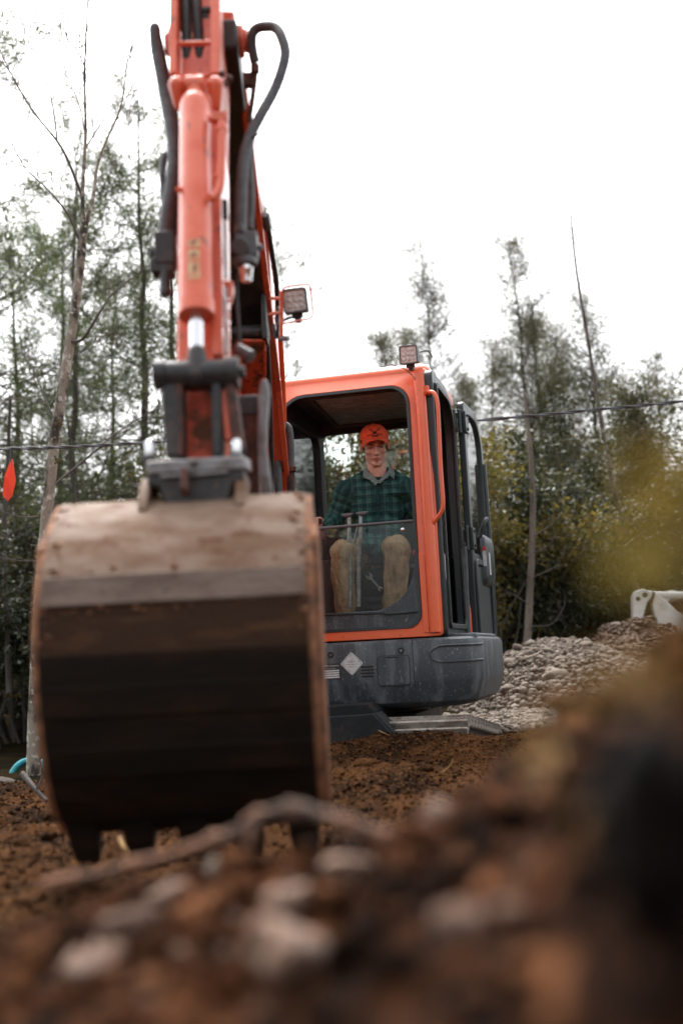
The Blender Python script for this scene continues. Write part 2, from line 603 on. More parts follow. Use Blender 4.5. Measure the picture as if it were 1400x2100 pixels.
def vnoise(x, y, z, seed=0):
    x, y, z = np.broadcast_arrays(np.asarray(x, float), np.asarray(y, float), np.asarray(z, float))
    ix, iy, iz = np.floor(x).astype(np.int64), np.floor(y).astype(np.int64), np.floor(z).astype(np.int64)
    fx, fy, fz = x - ix, y - iy, z - iz
    fx, fy, fz = (t * t * (3 - 2 * t) for t in (fx, fy, fz))
    r = 0
    for a in (0, 1):
        for b in (0, 1):
            for c in (0, 1):
                wgt = (fx if a else 1 - fx) * (fy if b else 1 - fy) * (fz if c else 1 - fz)
                r = r + wgt * _hash(ix + a, iy + b, iz + c, seed)
    return r * 2 - 1


def fbm(x, y, z=0.0, oct=4, seed=0, gain=.5):
    s, a, f = 0, 1.0, 1.0
    for k in range(oct):
        s = s + a * vnoise(x * f, y * f, np.asarray(z) * f, seed + k)
        a *= gain
        f *= 2.03
    return s


def ico(sub):
    bm = bmesh.new()
    bmesh.ops.create_icosphere(bm, subdivisions=sub, radius=1)
    V = np.array([v.co[:] for v in bm.verts])
    bm.verts.index_update()
    F = np.array([[v.index for v in f.verts] for f in bm.faces])
    bm.free()
    return V, F


ICO1, ICO2, ICO3 = ico(1), ico(2), ico(3)


def lumps(n, seed, src=ICO2, amp=.25, freq=1.3):
    V, F = src
    out = []
    for k in range(n):
        d = 1 + amp * fbm(V[:, 0] * freq + 7.3 * k, V[:, 1] * freq, V[:, 2] * freq, 3, seed + k)
        sc = np.random.default_rng(seed + k).uniform(.7, 1.2, 3)
        out.append(V * d[:, None] * sc)
    return out, F


def scatter_lumps(name, P, S, shapes, F, material, rg, kind='stuff', parent=None, flat=.8, smooth=False):
    """many irregular lumps joined into one mesh"""
    n = len(P)
    Vs, Fs = [], []
    off = 0
    which = rg.integers(0, len(shapes), n)
    for k, sh in enumerate(shapes):
        idx = np.where(which == k)[0]
        if len(idx) == 0:
            continue
        an = rg.uniform(0, 2 * math.pi, len(idx))
        c, s_ = np.cos(an), np.sin(an)
        sc = S[idx][:, None] * rg.uniform(.75, 1.3, (len(idx), 3)) * np.array([1, 1, flat])
        v = sh[None] * sc[:, None, :]
        x = v[..., 0] * c[:, None] - v[..., 1] * s_[:, None]
        y = v[..., 0] * s_[:, None] + v[..., 1] * c[:, None]
        v = np.stack([x, y, v[..., 2]], -1) + P[idx][:, None, :]
        Vs.append(v.reshape(-1, 3))
        m = len(sh)
        Fs.append((F[None] + (np.arange(len(idx)) * m)[:, None, None]).reshape(-1, F.shape[1]) + off)
        off += len(idx) * m
    o = np_mesh(name, np.concatenate(Vs), np.concatenate(Fs), material, parent, smooth=smooth)
    if kind:
        o['kind'] = kind
    return o


# ================================================================== GROUND
def ground_z(x, y):
    x, y = np.asarray(x, float), np.asarray(y, float)
    z = 0.02 * fbm(x * .5, y * .5, 0, 3, 3)
    ridge = .14 * np.exp(-((y - 6.32 - .12 * np.sin(x * 3)) / .30) ** 2) * np.clip((x + .75) / .5, 0, 1) * np.clip((1.5 - x) / .5, 0, 1)
    bank = .02 * np.exp(-((y - 5.75) / .5) ** 2) * np.clip((-.7 - x) / .6, 0, 1)
    work = np.clip((7.2 - y) / 1.2, 0, 1) * np.clip((y - .3) / .8, 0, 1)          # the dug area is cloddy
    lump = work * (.058 * fbm(x * 2.6, y * 2.6, 0, 3, 11) + .03 * np.abs(fbm(x * 7, y * 7, 0, 3, 17)) + .012 * fbm(x * 24, y * 24, 0, 2, 19))
    drop = -.22 * np.clip((y - 6.3) / 1.2, 0, 1) * np.clip((-.9 - x) / .8, 0, 1) - .08 * np.clip((y - 13) / 4, 0, 1)
    return z + ridge + bank + lump + drop


def grid_axis(segs):
    out = []
    for a, b, s in segs:
        out += list(np.arange(a, b - 1e-6, s))
    out.append(segs[-1][1])
    return np.array(out)


gx = grid_axis([(-220, -40, 30), (-40, -8, 4), (-8, -3, .5), (-3, 2.2, .03), (2.2, 8, .5), (8, 40, 4), (40, 220, 30)])
gy = grid_axis([(-220, -10, 30), (-10, 0, 2), (0, 2.2, .3), (2.2, 7.4, .03), (7.4, 16, .5), (16, 40, 4), (40, 250, 30)])
GX, GY = np.meshgrid(gx, gy)
GZ = ground_z(GX, GY)
nx = len(gx)
ii = np.arange(len(gx) - 1)[None, :] + np.arange(len(gy) - 1)[:, None] * nx
F = np.stack([ii, ii + 1, ii + 1 + nx, ii + nx], -1).reshape(-1, 4)
ground = np_mesh('ground', np.stack([GX, GY, GZ], -1).reshape(-1, 3), F, M['soil'], smooth=True)
tag(ground, kind='structure')
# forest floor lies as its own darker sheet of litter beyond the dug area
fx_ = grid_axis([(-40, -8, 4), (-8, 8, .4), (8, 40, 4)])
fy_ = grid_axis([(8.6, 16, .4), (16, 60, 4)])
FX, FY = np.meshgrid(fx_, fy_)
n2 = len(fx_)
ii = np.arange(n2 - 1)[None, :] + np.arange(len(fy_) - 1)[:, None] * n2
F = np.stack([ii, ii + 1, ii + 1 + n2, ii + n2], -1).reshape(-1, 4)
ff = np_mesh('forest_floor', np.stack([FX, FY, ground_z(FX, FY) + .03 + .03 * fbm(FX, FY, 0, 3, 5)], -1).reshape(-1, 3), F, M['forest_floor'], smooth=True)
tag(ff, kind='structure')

# crumbs and clods of dug soil
shapes1, F1 = lumps(6, 40, ICO1, .45, 1.6)
shapes2, F2 = lumps(6, 60, ICO2, .4, 1.7)
n = 60000
yy = rng.uniform(2.3, 7.0, n)
xx = rng.uniform(-2.2, 1.5, n)
sz = .0025 + .010 * rng.random(n) ** 5
scatter_lumps('soil_crumbs', np.stack([xx, yy, ground_z(xx, yy) + sz * .2], -1), sz, shapes1, F1, M['soil'], rng)
n = 230
yy = rng.uniform(2.4, 6.9, n)
xx = rng.uniform(-2.4, 1.5, n)
sz = .012 + .04 * rng.random(n) ** 3.5
scatter_lumps('soil_clods', np.stack([xx, yy, ground_z(xx, yy) + sz * .1], -1), sz, shapes2, F2, M['soil'], rng)

# ================================================================== GRAVEL AND SOIL HEAPS
def gravel_h(x, y):
    r = np.sqrt(((x - 2.1) / 1.12) ** 2 + ((y - 11.6) / 1.7) ** 2)
    return .66 * (1 - np.clip(r, 0, 1.3) ** 2.1) + .03 * fbm(x * 3, y * 3, 0, 3, 21)


def soil_h(x, y):
    r = np.sqrt(((x - 3.08) / 1.0) ** 2 + ((y - 12.3) / 1.5) ** 2)
    return .80 * (1 - np.clip(r, 0, 1.3) ** 1.7) + .09 * fbm(x * 2.5, y * 2.5, 0, 4, 25)


def heap(name, x0, x1, y0, y1, st, fn, m):
    ax, ay = np.arange(x0, x1, st), np.arange(y0, y1, st)
    X, Y = np.meshgrid(ax, ay)
    k = len(ax)
    q = np.arange(k - 1)[None, :] + np.arange(len(ay) - 1)[:, None] * k
    Fq = np.stack([q, q + 1, q + 1 + k, q + k], -1).reshape(-1, 4)
    o = np_mesh(name, np.stack([X, Y, fn(X, Y)], -1).reshape(-1, 3), Fq, m, smooth=True)
    return tag(o, kind='structure')


heap('gravel_heap', .7, 4.3, 9.8, 13.8, .06, gravel_h, M['gravel_base'])
heap('soil_heap', 1.9, 4.7, 10.5, 14.3, .05, soil_h, M['heap_soil'])
n = 3500
xx, yy = rng.uniform(2.0, 4.2, n), rng.uniform(10.7, 12.8, n)
sz = .012 + .03 * rng.random(n) ** 2.5
zz = soil_h(xx, yy)
k = zz > .1
scatter_lumps('heap_soil_clods', np.stack([xx, yy, zz + sz * .3], -1)[k], sz[k], shapes2, F2, M['heap_soil'], rng)

st_shapes, FS = lumps(8, 80, ICO2, .42, 1.25)
st_mesh = []
for k, shp in enumerate(st_shapes):
    me = bpy.data.meshes.new('river_stone')
    me.from_pydata([tuple(p) for p in shp], [], [tuple(int(a) for a in f) for f in FS])
    for p in me.polygons:
        p.use_smooth = True
    me.materials.append(M['stone'])
    st_mesh.append(me)
# many small stones, and the 290 largest as objects of their own
n = 7500
xx, yy = rng.uniform(.9, 3.9, n), rng.uniform(9.9, 12.3, n)
zz = gravel_h(xx, yy)
sz = .014 + .02 * rng.random(n) ** 2
k = (zz > -.03) & (zz > soil_h(xx, yy) - .02)
scatter_lumps('gravel', np.stack([xx, yy, zz + sz * .45], -1)[k], sz[k], st_shapes, FS, M['stone'], rng, smooth=True)
n = 2600
xx, yy = rng.uniform(.7, 2.4, n), rng.uniform(8.0, 10.2, n)
sz = .012 + .022 * rng.random(n) ** 2
zz = np.maximum(ground_z(xx, yy) + .04, gravel_h(xx, yy))
scatter_lumps('spilled_gravel', np.stack([xx, yy, zz + sz * .3], -1), sz, st_shapes, FS, M['stone'], rng, smooth=True)
cnt = 0
used = []
while cnt < 285:
    x, y = random.uniform(1.0, 3.3), random.uniform(10.1, 12.2)
    z = float(gravel_h(x, y))
    if z < .02 or z < float(soil_h(x, y)):
        continue
    s = .022 + .036 * random.random() ** 2.4
    if any((x - a) ** 2 + (y - b) ** 2 < ((s + c) * .62) ** 2 for a, b, c in used):
        continue
    used.append((x, y, s))
    o = bpy.data.objects.new('river_stone', random.choice(st_mesh))
    COL.objects.link(o)
    o.location = (x, y, z + s * .42)
    o.scale = (s * random.uniform(.85, 1.3), s * random.uniform(.8, 1.2), s * random.uniform(.6, .85))
    o.rotation_euler = (random.uniform(-.35, .35), random.uniform(-.35, .35), random.uniform(0, 6.28))
    tag(o, 'rounded grey beige river stone lying among others on the gravel heap', 'stone', 'rounded stones on the gravel heap')
    cnt += 1


def big_stone(px, py, Y, s, label, cat='stone', m='stone', seed=0, rot=(0, 0, 0), name='boulder', ang=.5, group=None, up=0.0):
    V, Fq = ICO3
    d = 1 + ang * fbm(V[:, 0] * 1.1 + seed * 3.1, V[:, 1] * 1.1, V[:, 2] * 1.1, 2, 200 + seed) + .05 * fbm(V[:, 0] * 5, V[:, 1] * 5, V[:, 2] * 5 + seed, 3, 300)
    Vv = V * d[:, None]
    Vv = np.sign(Vv) * np.abs(Vv) ** .72                     # slightly blocky
    Vv = Vv * np.array(s)[None]
    rm = np.array(Matrix.Rotation(rot[2], 3, 'Z') @ Matrix.Rotation(rot[0], 3, 'X') @ Matrix.Rotation(rot[1], 3, 'Y'))
    Vv = Vv @ rm.T
    c = at(px, py, Y)
    o = np_mesh(name, Vv + np.array(c)[None], Fq, M[m], base=c, smooth=True)
    return tag(o, label, cat, group)


big_stone(1150, 1389, 10.6, (.16, .12, .085), 'largest pale flat faced boulder in the middle of the gravel heap', seed=1, rot=(.2, .25, .3))
big_stone(1140, 1412, 10.45, (.12, .09, .07), 'angular boulder just below the largest pale boulder on the gravel heap', seed=2, rot=(.1, .3, .8))
big_stone(1103, 1349, 11.0, (.12, .08, .05), 'long brownish flat stone near the crest of the gravel heap', seed=3, rot=(0, -.2, .2))
big_stone(1256, 1291, 12.4, (.12, .09, .06), 'grey slab poking out of the crest of the brown soil heap', seed=4, rot=(.2, -.35, .3))
big_stone(1000, 1392, 10.9, (.075, .06, .05), 'round stone at the left end of the gravel heap crest beside the excavator', seed=5)
# grey rubble at the far left edge
for k, (px, py, Y, s, lab) in enumerate(((2, 1612, 6.3, (.09, .07, .035), 'largest grey rubble block at the left edge behind the dirt bank'),
                                          (42, 1617, 6.2, (.05, .05, .035), 'small grey rubble block right of the largest one at the left edge'),
                                          (4, 1636, 6.05, (.06, .05, .04), 'low grey rubble block below the largest one at the left edge'))):
    big_stone(px, py, Y, s, lab, 'rubble', 'gravel_base', 20 + k, (.3, .2, k), 'rubble_block', .5, 'grey rubble at the left edge')

# ================================================================== TREES
def tubes_np(polys, sides=5):
    Vs, Fs, off = [], [], 0
    for pts, rad in polys:
        P = np.asarray(pts, float)
        m = len(P)
        if m < 2:
            continue
        t = np.gradient(P, axis=0)
        t /= np.linalg.norm(t, axis=1)[:, None] + 1e-9
        ref = np.array([.31, .87, .12]) if abs(t[0][2]) > .5 else np.array([.1, .2, 1.])
        a = np.cross(t, ref)
        a /= np.linalg.norm(a, axis=1)[:, None] + 1e-9
        b = np.cross(t, a)
        sd = sides if rad[0] > .012 else 3
        an = 2 * np.pi * np.arange(sd) / sd
        rr_ = np.asarray(rad)[:, None, None]
        V = P[:, None, :] + rr_ * (a[:, None, :] * np.cos(an)[None, :, None] + b[:, None, :] * np.sin(an)[None, :, None])
        i0 = (np.arange(m - 1) * sd)[:, None] + np.arange(sd)[None]
        i1 = (np.arange(m - 1) * sd)[:, None] + (np.arange(sd)[None] + 1) % sd
        Fs.append(np.stack([i0, i1, i1 + sd, i0 + sd], -1).reshape(-1, 4) + off)
        Vs.append(V.reshape(-1, 3))
        off += m * sd
    return np.concatenate(Vs), np.concatenate(Fs)


def cards(C, L, W, rg, D=None, tilt=1.0):
    """one leaf-sized diamond per centre"""
    n = len(C)
    if D is None:
        D = rg.normal(size=(n, 3))
    D = D / (np.linalg.norm(D, axis=1)[:, None] + 1e-9)
    S = np.cross(D, rg.normal(size=(n, 3)))
    S /= np.linalg.norm(S, axis=1)[:, None] + 1e-9
    Nn = np.cross(D, S)
    L = np.broadcast_to(L, (n,))[:, None]
    W = np.broadcast_to(W, (n,))[:, None]
    V = np.stack([C - D * L * .5, C + S * W * .5 + Nn * W * .12, C + D * L * .5, C - S * W * .5 + Nn * W * .12], 1).reshape(-1, 3)
    return V, np.arange(n * 4).reshape(-1, 4)


def grow(rg, p, d, L, n=7, wob=.18, up=.05):
    p, d = np.array(p, float), np.array(d, float)
    d /= np.linalg.norm(d)
    pts = [p.copy()]
    for k in range(n):
        d = d + rg.normal(size=3) * wob / math.sqrt(n) * 1.6 + np.array([0, 0, up])
        d /= np.linalg.norm(d)
        p = p + d * L / n
        pts.append(p.copy())
    return np.array(pts)


def twiggy(rg, out, pts, r0, lev, spread=.75, dens=5, ratio=.5, up=.06, tips=None):
    """side shoots along a limb, recursively"""
    L = np.linalg.norm(np.diff(pts, axis=0), axis=1).sum()
    if lev == 0 or L < .08:
        if tips is not None:
            tips.append(pts)
        return
    for k in range(dens):
        t = rg.uniform(.25, .98)
        i = min(int(t * (len(pts) - 1)), len(pts) - 2)
        p = pts[i] + (pts[i + 1] - pts[i]) * (t * (len(pts) - 1) - i)
        d = pts[i + 1] - pts[i]
        d = d / (np.linalg.norm(d) + 1e-9) + rg.normal(size=3) * spread
        q = grow(rg, p, d, L * ratio * rg.uniform(.55, 1.15) * (1.15 - .5 * t), 6, .22, up)
        rad = np.linspace(max(r0 * .5, .0022), .0016, len(q))
        out.append((q, rad))
        twiggy(rg, out, q, r0 * .5, lev - 1, spread, max(3, dens - 1), ratio, up, tips)


def make_tree(name, base, label, group, trunk, limbs, bark, leafV=None, leafF=None, leafmat=None, cat='tree'):
    t = thing(name, base, label, cat, group)
    V, Fq = tubes_np(trunk, 9)
    np_mesh('trunk', V, Fq, M[bark], t, smooth=True)
    if limbs and isinstance(limbs[0], list):             # every limb with its own twigs
        for lm in limbs:
            V, Fq = tubes_np(lm, 5)
            np_mesh('branch', V, Fq, M['twig' if bark != 'bark' else 'bark'], t, smooth=True)
    elif limbs:
        V, Fq = tubes_np(limbs, 5)
        np_mesh('branches', V, Fq, M['bark'], t, smooth=True)['kind'] = 'stuff'
    if leafV is not None and len(leafV):
        np_mesh('crown', leafV, leafF, M[leafmat], t)
    return t


def trunk_px(pts, Y, r0, r1, wob=0.0):
    P = [at(a, b, Y if not isinstance(Y, (list, tuple)) else Y[k]) for k, (a, b) in enumerate(pts)]
    P = np.array(catmull(P, 5))
    t = np.linspace(0, 1, len(P))
    return P, r0 + (r1 - r0) * t ** .85


def conifer(name, base, H, seed, label, group, kind='pine', crown0=.3, wid=1.6, dens=1.0, lean=(0, 0), bark='bark', r0=.11, leafmat='pine', twin=False):
    rg = np.random.default_rng(seed)
    b = np.array(base, float)
    top = b + np.array([lean[0], lean[1], H])
    tt = np.linspace(0, 1, 14)
    P = b[None] + (top - b)[None] * tt[:, None] + np.cumsum(rg.normal(size=(14, 3)) * np.array([.035, .035, 0]), 0)
    trunk = [(P, r0 * (1 - tt * .92))]
    if twin:
        P2 = P + np.array([.28, .1, 0]) * np.clip((tt - .1) * 3, 0, 1)[:, None]
        trunk.append((P2[2:], (r0 * .8 * (1 - tt * .92))[2:]))
    limbs, C, D = [], [], []
    nb = int(H * (8.5 if kind == 'pine' else 17) * dens)
    for k in range(nb):
        t = crown0 * rg.uniform(.55, 1) if rg.random() < .1 else rg.uniform(crown0, .985)
        i = min(int(t * 13), 12)
        p = P[i] + (P[i + 1] - P[i]) * (t * 13 - i)
        s = (t - crown0) / (1 - crown0)
        az = rg.uniform(0, 2 * np.pi)
        if kind == 'pine':
            Lb = wid * (1.1 - .6 * max(s, 0) ** 1.8) * rg.uniform(.4, 1.15)
            d = np.array([math.cos(az), math.sin(az), .12 + .35 * max(s, 0)])
            q = grow(rg, p, d, Lb, 7, .22, .035)
        else:
            Lb = wid * (1.15 - .90 * max(s, 0) ** 1.6) * rg.uniform(.3, 1.1)
            d = np.array([math.cos(az), math.sin(az), .35])
            q = grow(rg, p, d, Lb, 6, .2, .05)
        limbs.append((q, np.linspace(.006 + .012 * (1 - t), .003, len(q))))
        if s < 0 and rg.random() < .8:
            continue
        sub = []
        for j in range(7):
            u = rg.uniform(.25 if kind == 'pine' else .05, 1.0)
            i2 = min(int(u * (len(q) - 1)), len(q) - 2)
            dd = (q[i2 + 1] - q[i2])
            dd = dd / np.linalg.norm(dd) + rg.normal(size=3) * .6 + np.array([0, 0, .12])
            tw = grow(rg, q[i2], dd, (.2 + Lb * .28) * rg.uniform(.5, 1.1), 4, .2, .05)
            limbs.append((tw, np.linspace(.004, .002, len(tw))))
            sub.append(tw)
        for tw in sub + [q[len(q) // 2:]]:
            if rg.random() < (.3 if kind == 'pine' else .18):
                continue
            if kind == 'pine':
                m = 34
                u = rg.uniform(.2, 1.1, m)
                ax_ = tw[0] + (tw[-1] - tw[0]) * u[:, None]
                dr = (tw[-1] - tw[0])
                dr = dr / (np.linalg.norm(dr) + 1e-9)
                dn = dr[None] * .7 + rg.normal(size=(m, 3)) * .7
                C.append(ax_ + dn * .05 + rg.normal(size=(m, 3)) * .05)
                D.append(dn)
            else:
                m = 17
                u = rg.uniform(.1, 1.1, m)
                ax_ = tw[0] + (tw[-1] - tw[0]) * u[:, None]
                C.append(ax_ + rg.normal(size=(m, 3)) * .12)
                D.append(rg.normal(size=(m, 3)) + np.array([0, 0, -.3]))
    C, D = np.concatenate(C), np.concatenate(D)
    if kind == 'pine':
        V, Fq = cards(C, .11 * rg.uniform(.7, 1.2, len(C)), .013, rg, D)
    else:
        V, Fq = cards(C, .052 * rg.uniform(.6, 1.3, len(C)), .022, rg, D)
    return make_tree(name, tuple(base), label, group, trunk, limbs, bark, V, Fq, leafmat)


def shrub(base, H, Wd, nleaf, seed, label, group, leafmat, leaf=.07, name='shrub', stems=7, cat='shrub'):
    rg = np.random.default_rng(seed)
    b = np.array(base, float)
    out, tips = [], []
    for k in range(stems):
        az = rg.uniform(0, 2 * np.pi)
        q = grow(rg, b + rg.normal(size=3) * np.array([Wd * .12, Wd * .12, 0]), (math.cos(az) * Wd / H * .6, math.sin(az) * Wd / H * .6, 1), H * rg.uniform(.6, 1.0), 9, .22, .04)
        out.append((q, np.linspace(.022, .005, len(q))))
        twiggy(rg, out, q, .014, 2, .7, 6, .42, .03, tips)
    T = np.concatenate([t for t in tips])
    c = T[rg.integers(0, len(T), nleaf)] + rg.normal(size=(nleaf, 3)) * .10
    c = c[c[:, 2] > b[2] + .02]
    V, Fq = cards(c, leaf * rg.uniform(.6, 1.35, len(c)), leaf * .55, rg)
    trunk = [out[k] for k in range(len(out)) if out[k][1][0] > .02]
    limbs = [o for o in out if o[1][0] <= .02]
    t = thing(name, tuple(base), label, cat, group)
    V2, F2_ = tubes_np(trunk + limbs, 5)
    np_mesh('stems', V2, F2_, M['twig'], t, smooth=True)
    np_mesh('foliage', V, Fq, M[leafmat], t)
    return t


GZ1 = lambda x, y: float(ground_z(x, y)) + .02
TB = 'trees standing at the forest edge'
# --- A: bare lichen spotted tree, left of the bucket
rg = np.random.default_rng(5)
YA = 9.5
main, rad = trunk_px([(70, 1600), (72, 1480), (80, 1300), (92, 1120), (108, 940), (124, 830), (146, 690), (162, 570), (172, 470)], YA, .063, .038)
st1, ra1 = trunk_px([(172, 470), (170, 390), (176, 270), (174, 150), (180, 10), (186, -120)], [9.5, 9.5, 9.5, 9.45, 9.4, 9.3], .021, .004)
st2, ra2 = trunk_px([(172, 480), (192, 400), (200, 340), (222, 280), (250, 210), (262, 110)], [9.5, 9.52, 9.6, 9.6, 9.7, 9.7], .021, .004)
limbs = []
for pts, Ys, r0 in (([(168, 400), (140, 330), (118, 290), (70, 230), (28, 160), (-20, 60)], [9.5, 9.45, 9.4, 9.3, 9.2, 9.2], .02),
                    ([(118, 290), (105, 200), (70, 110), (40, 30), (25, -60)], [9.4, 9.4, 9.4, 9.3, 9.3], .013),
                    ([(166, 500), (140, 440), (100, 390), (50, 340), (10, 260)], [9.5, 9.4, 9.3, 9.2, 9.1], .017),
                    ([(178, 300), (210, 250), (240, 215), (285, 180)], [9.5, 9.6, 9.7, 9.7], .012),
                    ([(176, 290), (165, 220), (140, 160), (125, 100)], [9.5, 9.5, 9.5, 9.4], .01),
                    ([(176, 140), (150, 80), (136, 0), (130, -80)], [9.45, 9.5, 9.5, 9.5], .01),
                    ([(140, 700), (170, 695), (205, 640), (235, 600), (310, 540)], [9.5, 9.4, 9.3, 9.3, 9.2], .022),
                    ([(112, 860), (90, 810), (70, 760), (45, 725)], [9.5, 9.5, 9.4, 9.4], .014),
                    ([(90, 812), (50, 815), (-10, 825)], [9.45, 9.4, 9.3], .01),
                    ([(105, 1000), (190, 930), (250, 880), (335, 830)], [9.5, 9.6, 9.6, 9.5], .017),
                    ([(80, 1060), (40, 1060), (-10, 1045)], [9.45, 9.4, 9.4], .012),
                    ([(95, 1150), (40, 1150), (-10, 1140)], [9.45, 9.4, 9.4], .008)):
    q = np.array(catmull([at(a, b, y) for (a, b), y in zip(pts, Ys)], 4))
    lm = [(q, np.linspace(r0 * .72, r0 * .2, len(q)))]
    twiggy(rg, lm, q, r0 * .4, 3, .5, 6, .42, .07)
    limbs.append(lm)
for q, r0 in ((st1, .012), (st2, .011)):
    lm = []
    twiggy(rg, lm, q, r0 * .7, 3, .45, 9, .34, .09)
    limbs.append(lm)
tA = make_tree('bare_tree', tuple(at(70, 1600, YA)), 'bare leafless tree with white lichen spots on its trunk, left of the bucket', TB,
               [(main, rad), (st1, ra1), (st2, ra2)], limbs, 'birch')
for k, (px, py) in enumerate(((118, 868), (122, 945))):
    mb = MB()
    c = at(px, py, 9.4)
    for q_ in range(14):
        mb.ell(c + Vector((random.gauss(0, .017), random.gauss(0, .01), random.gauss(0, .015))), (.010, .010, .010), None, 6, 4)
    mb.build('moss_tuft', M['leaf_yellow'], tA)['kind'] = 'stuff'

# --- pines on the left and behind the boom
def base_at(px, Y):
    v = at(px, 1500, Y)
    return (v.x, Y, GZ1(v.x, Y))


conifer('pine_tree', base_at(318, 17.0), 9.9, 101, 'tall thin pine right of the bare tree, its tip level with the upper hoses', TB, 'pine', .28, 2.2, 1.55, (.1, 0), r0=.10)
conifer('pine_tree', base_at(370, 18.5), 9.0, 102, 'greener pine directly behind the bucket cylinder', TB, 'pine', .35, 2.0, 1.2, (-.15, 0), r0=.12)
conifer('pine_tree', base_at(-70, 13.5), 9.6, 103, 'pine leaning into the picture at its left edge', TB, 'pine', .25, 2.3, 1.4, (.25, 0), r0=.11)
conifer('pine_tree', base_at(120, 20.0), 9.4, 104, 'pine farther back seen through the bare tree', TB, 'pine', .26, 2.3, 1.4, (0, 0), r0=.10)
conifer('pine_tree', base_at(590, 19.0), 8.3, 105, 'pine showing its branches between the boom lamp and the cab roof', TB, 'pine', .35, 1.9, 1.1, (.1, 0), r0=.10)
# --- thin conifers on the right
conifer('thin_conifer', base_at(950, 22.0), 9.0, 111, 'leftmost thin conifer rising behind the cab roof lamp', TB, 'cedar', .22, 1.75, 1.4, (-.1, 0), r0=.07, leafmat='cedar')
conifer('thin_conifer', base_at(835, 24.0), 7.6, 112, 'short thin conifer just left of the cab roof lamp', TB, 'cedar', .22, 1.6, 1.2, (0, 0), r0=.06, leafmat='cedar')
conifer('thin_conifer', base_at(1135, 21.5), 8.8, 113, 'tallest thin conifer with twin stems right of the open door', TB, 'cedar', .2, 1.9, 1.5, (-.25, 0), r0=.07, leafmat='cedar', twin=True)
conifer('thin_conifer', base_at(1290, 20.5), 7.2, 114, 'broad thin conifer beside the leaning bare trunk', TB, 'cedar', .2, 1.8, 1.5, (-.2, 0), r0=.07, leafmat='cedar')
conifer('dense_conifer', base_at(1375, 17.5), 4.8, 115, 'dense short conifer at the right edge under the cable', TB, 'cedar', .12, 1.1, 2.6, (-.05, 0), r0=.07, leafmat='leaf_olive')
conifer('thin_conifer', base_at(1180, 23.5), 6.6, 116, 'low thin conifer between the twin stemmed one and the leaning trunk', TB, 'cedar', .15, 1.6, 1.4, (0, 0), r0=.06, leafmat='cedar')
conifer('thin_conifer', base_at(985, 23.5), 6.4, 117, 'low thin conifer right behind the open cab door', TB, 'cedar', .15, 1.6, 1.4, (0, 0), r0=.06, leafmat='cedar')

conifer('thin_conifer', base_at(1060, 25.0), 7.6, 118, 'hazy thin conifer between the cab roof lamp and the twin stemmed conifer', TB, 'cedar', .2, 1.7, 1.3, (0, 0), r0=.06, leafmat='cedar')
conifer('thin_conifer', base_at(1225, 24.5), 7.8, 119, 'hazy thin conifer left of the leaning bare trunk', TB, 'cedar', .2, 1.7, 1.3, (0, 0), r0=.06, leafmat='cedar')
conifer('thin_conifer', base_at(1420, 22.0), 6.4, 120, 'thin conifer cut off by the right edge above the cable', TB, 'cedar', .2, 1.7, 1.3, (0, 0), r0=.06, leafmat='cedar')
conifer('thin_conifer', base_at(890, 26.0), 8.3, 121, 'hazy conifer in the row just right of the cab roof lamp', TB, 'cedar', .2, 1.8, 1.2, (0, 0), r0=.06, leafmat='cedar')
conifer('thin_conifer', base_at(1150, 26.5), 8.6, 122, 'hazy conifer close behind the twin stemmed conifer', TB, 'cedar', .2, 1.8, 1.2, (0, 0), r0=.06, leafmat='cedar')
conifer('thin_conifer', base_at(1340, 25.0), 6.8, 123, 'hazy conifer right of the leaning bare trunk', TB, 'cedar', .2, 1.8, 1.2, (0, 0), r0=.06, leafmat='cedar')
conifer('pine_tree', base_at(150, 16.0), 8.6, 108, 'pine with wide pale layers close behind the bare tree', TB, 'pine', .3, 2.2, 1.3, (0, 0), r0=.09)
conifer('pine_tree', base_at(40, 18.5), 8.2, 106, 'pine behind the orange flag with pale drooping tufts', TB, 'pine', .25, 2.1, 1.5, (0, 0), r0=.10)
conifer('pine_tree', base_at(235, 21.5), 8.4, 107, 'pine between the bare tree and the tall thin pine', TB, 'pine', .25, 2.2, 1.5, (0, 0), r0=.10)

# --- bare leaning trunk and pale trunk
q, r_ = trunk_px([(1312, 1240), (1290, 1150), (1258, 1000), (1235, 880), (1205, 700), (1182, 560), (1170, 450), (1164, 370)], 15.0, .05, .008)
lb = []
rg = np.random.default_rng(8)
for k in range(16):
    i = rg.integers(4, len(q) - 2)
    b_ = grow(rg, q[i], (rg.normal(), rg.normal() * .6, .5), rg.uniform(.4, 1.1), 6, .2, .05)
    lm = [(b_, np.linspace(.009, .003, len(b_)))]
    twiggy(rg, lm, b_, .006, 1, .6, 4, .45, .05)
    lb.append(lm)
make_tree('leaning_trunk', tuple(q[0]), 'thin bare trunk leaning left above the white loader arm', TB, [(q, r_)], lb, 'pale_bark')
q, r_ = trunk_px([(1078, 1360), (1084, 1250), (1090, 1130), (1092, 1020), (1087, 930), (1080, 860), (1074, 800)], 13.0, .05, .018)
lb = []
for pts in ([(1092, 1100), (1130, 1075), (1155, 1045)], [(1085, 1285), (1130, 1280), (1155, 1245), (1158, 1220)], [(1090, 1185), (1140, 1160), (1160, 1120)], [(1090, 1135), (1120, 1120), (1140, 1100)],
            [(1085, 1240), (1040, 1215), (1015, 1235)]):
    b_ = np.array(catmull([at(a, b, 12.8) for a, b in pts], 5))
    lm = [(b_, np.linspace(.009, .003, len(b_)))]
    twiggy(rg, lm, b_, .006, 1, .5, 4, .4, .02)
    lb.append(lm)
make_tree('pale_trunk', tuple(q[0]), 'pale grey trunk with curved dead branches rising behind the gravel heap', TB, [(q, r_)], lb, 'pale_bark')
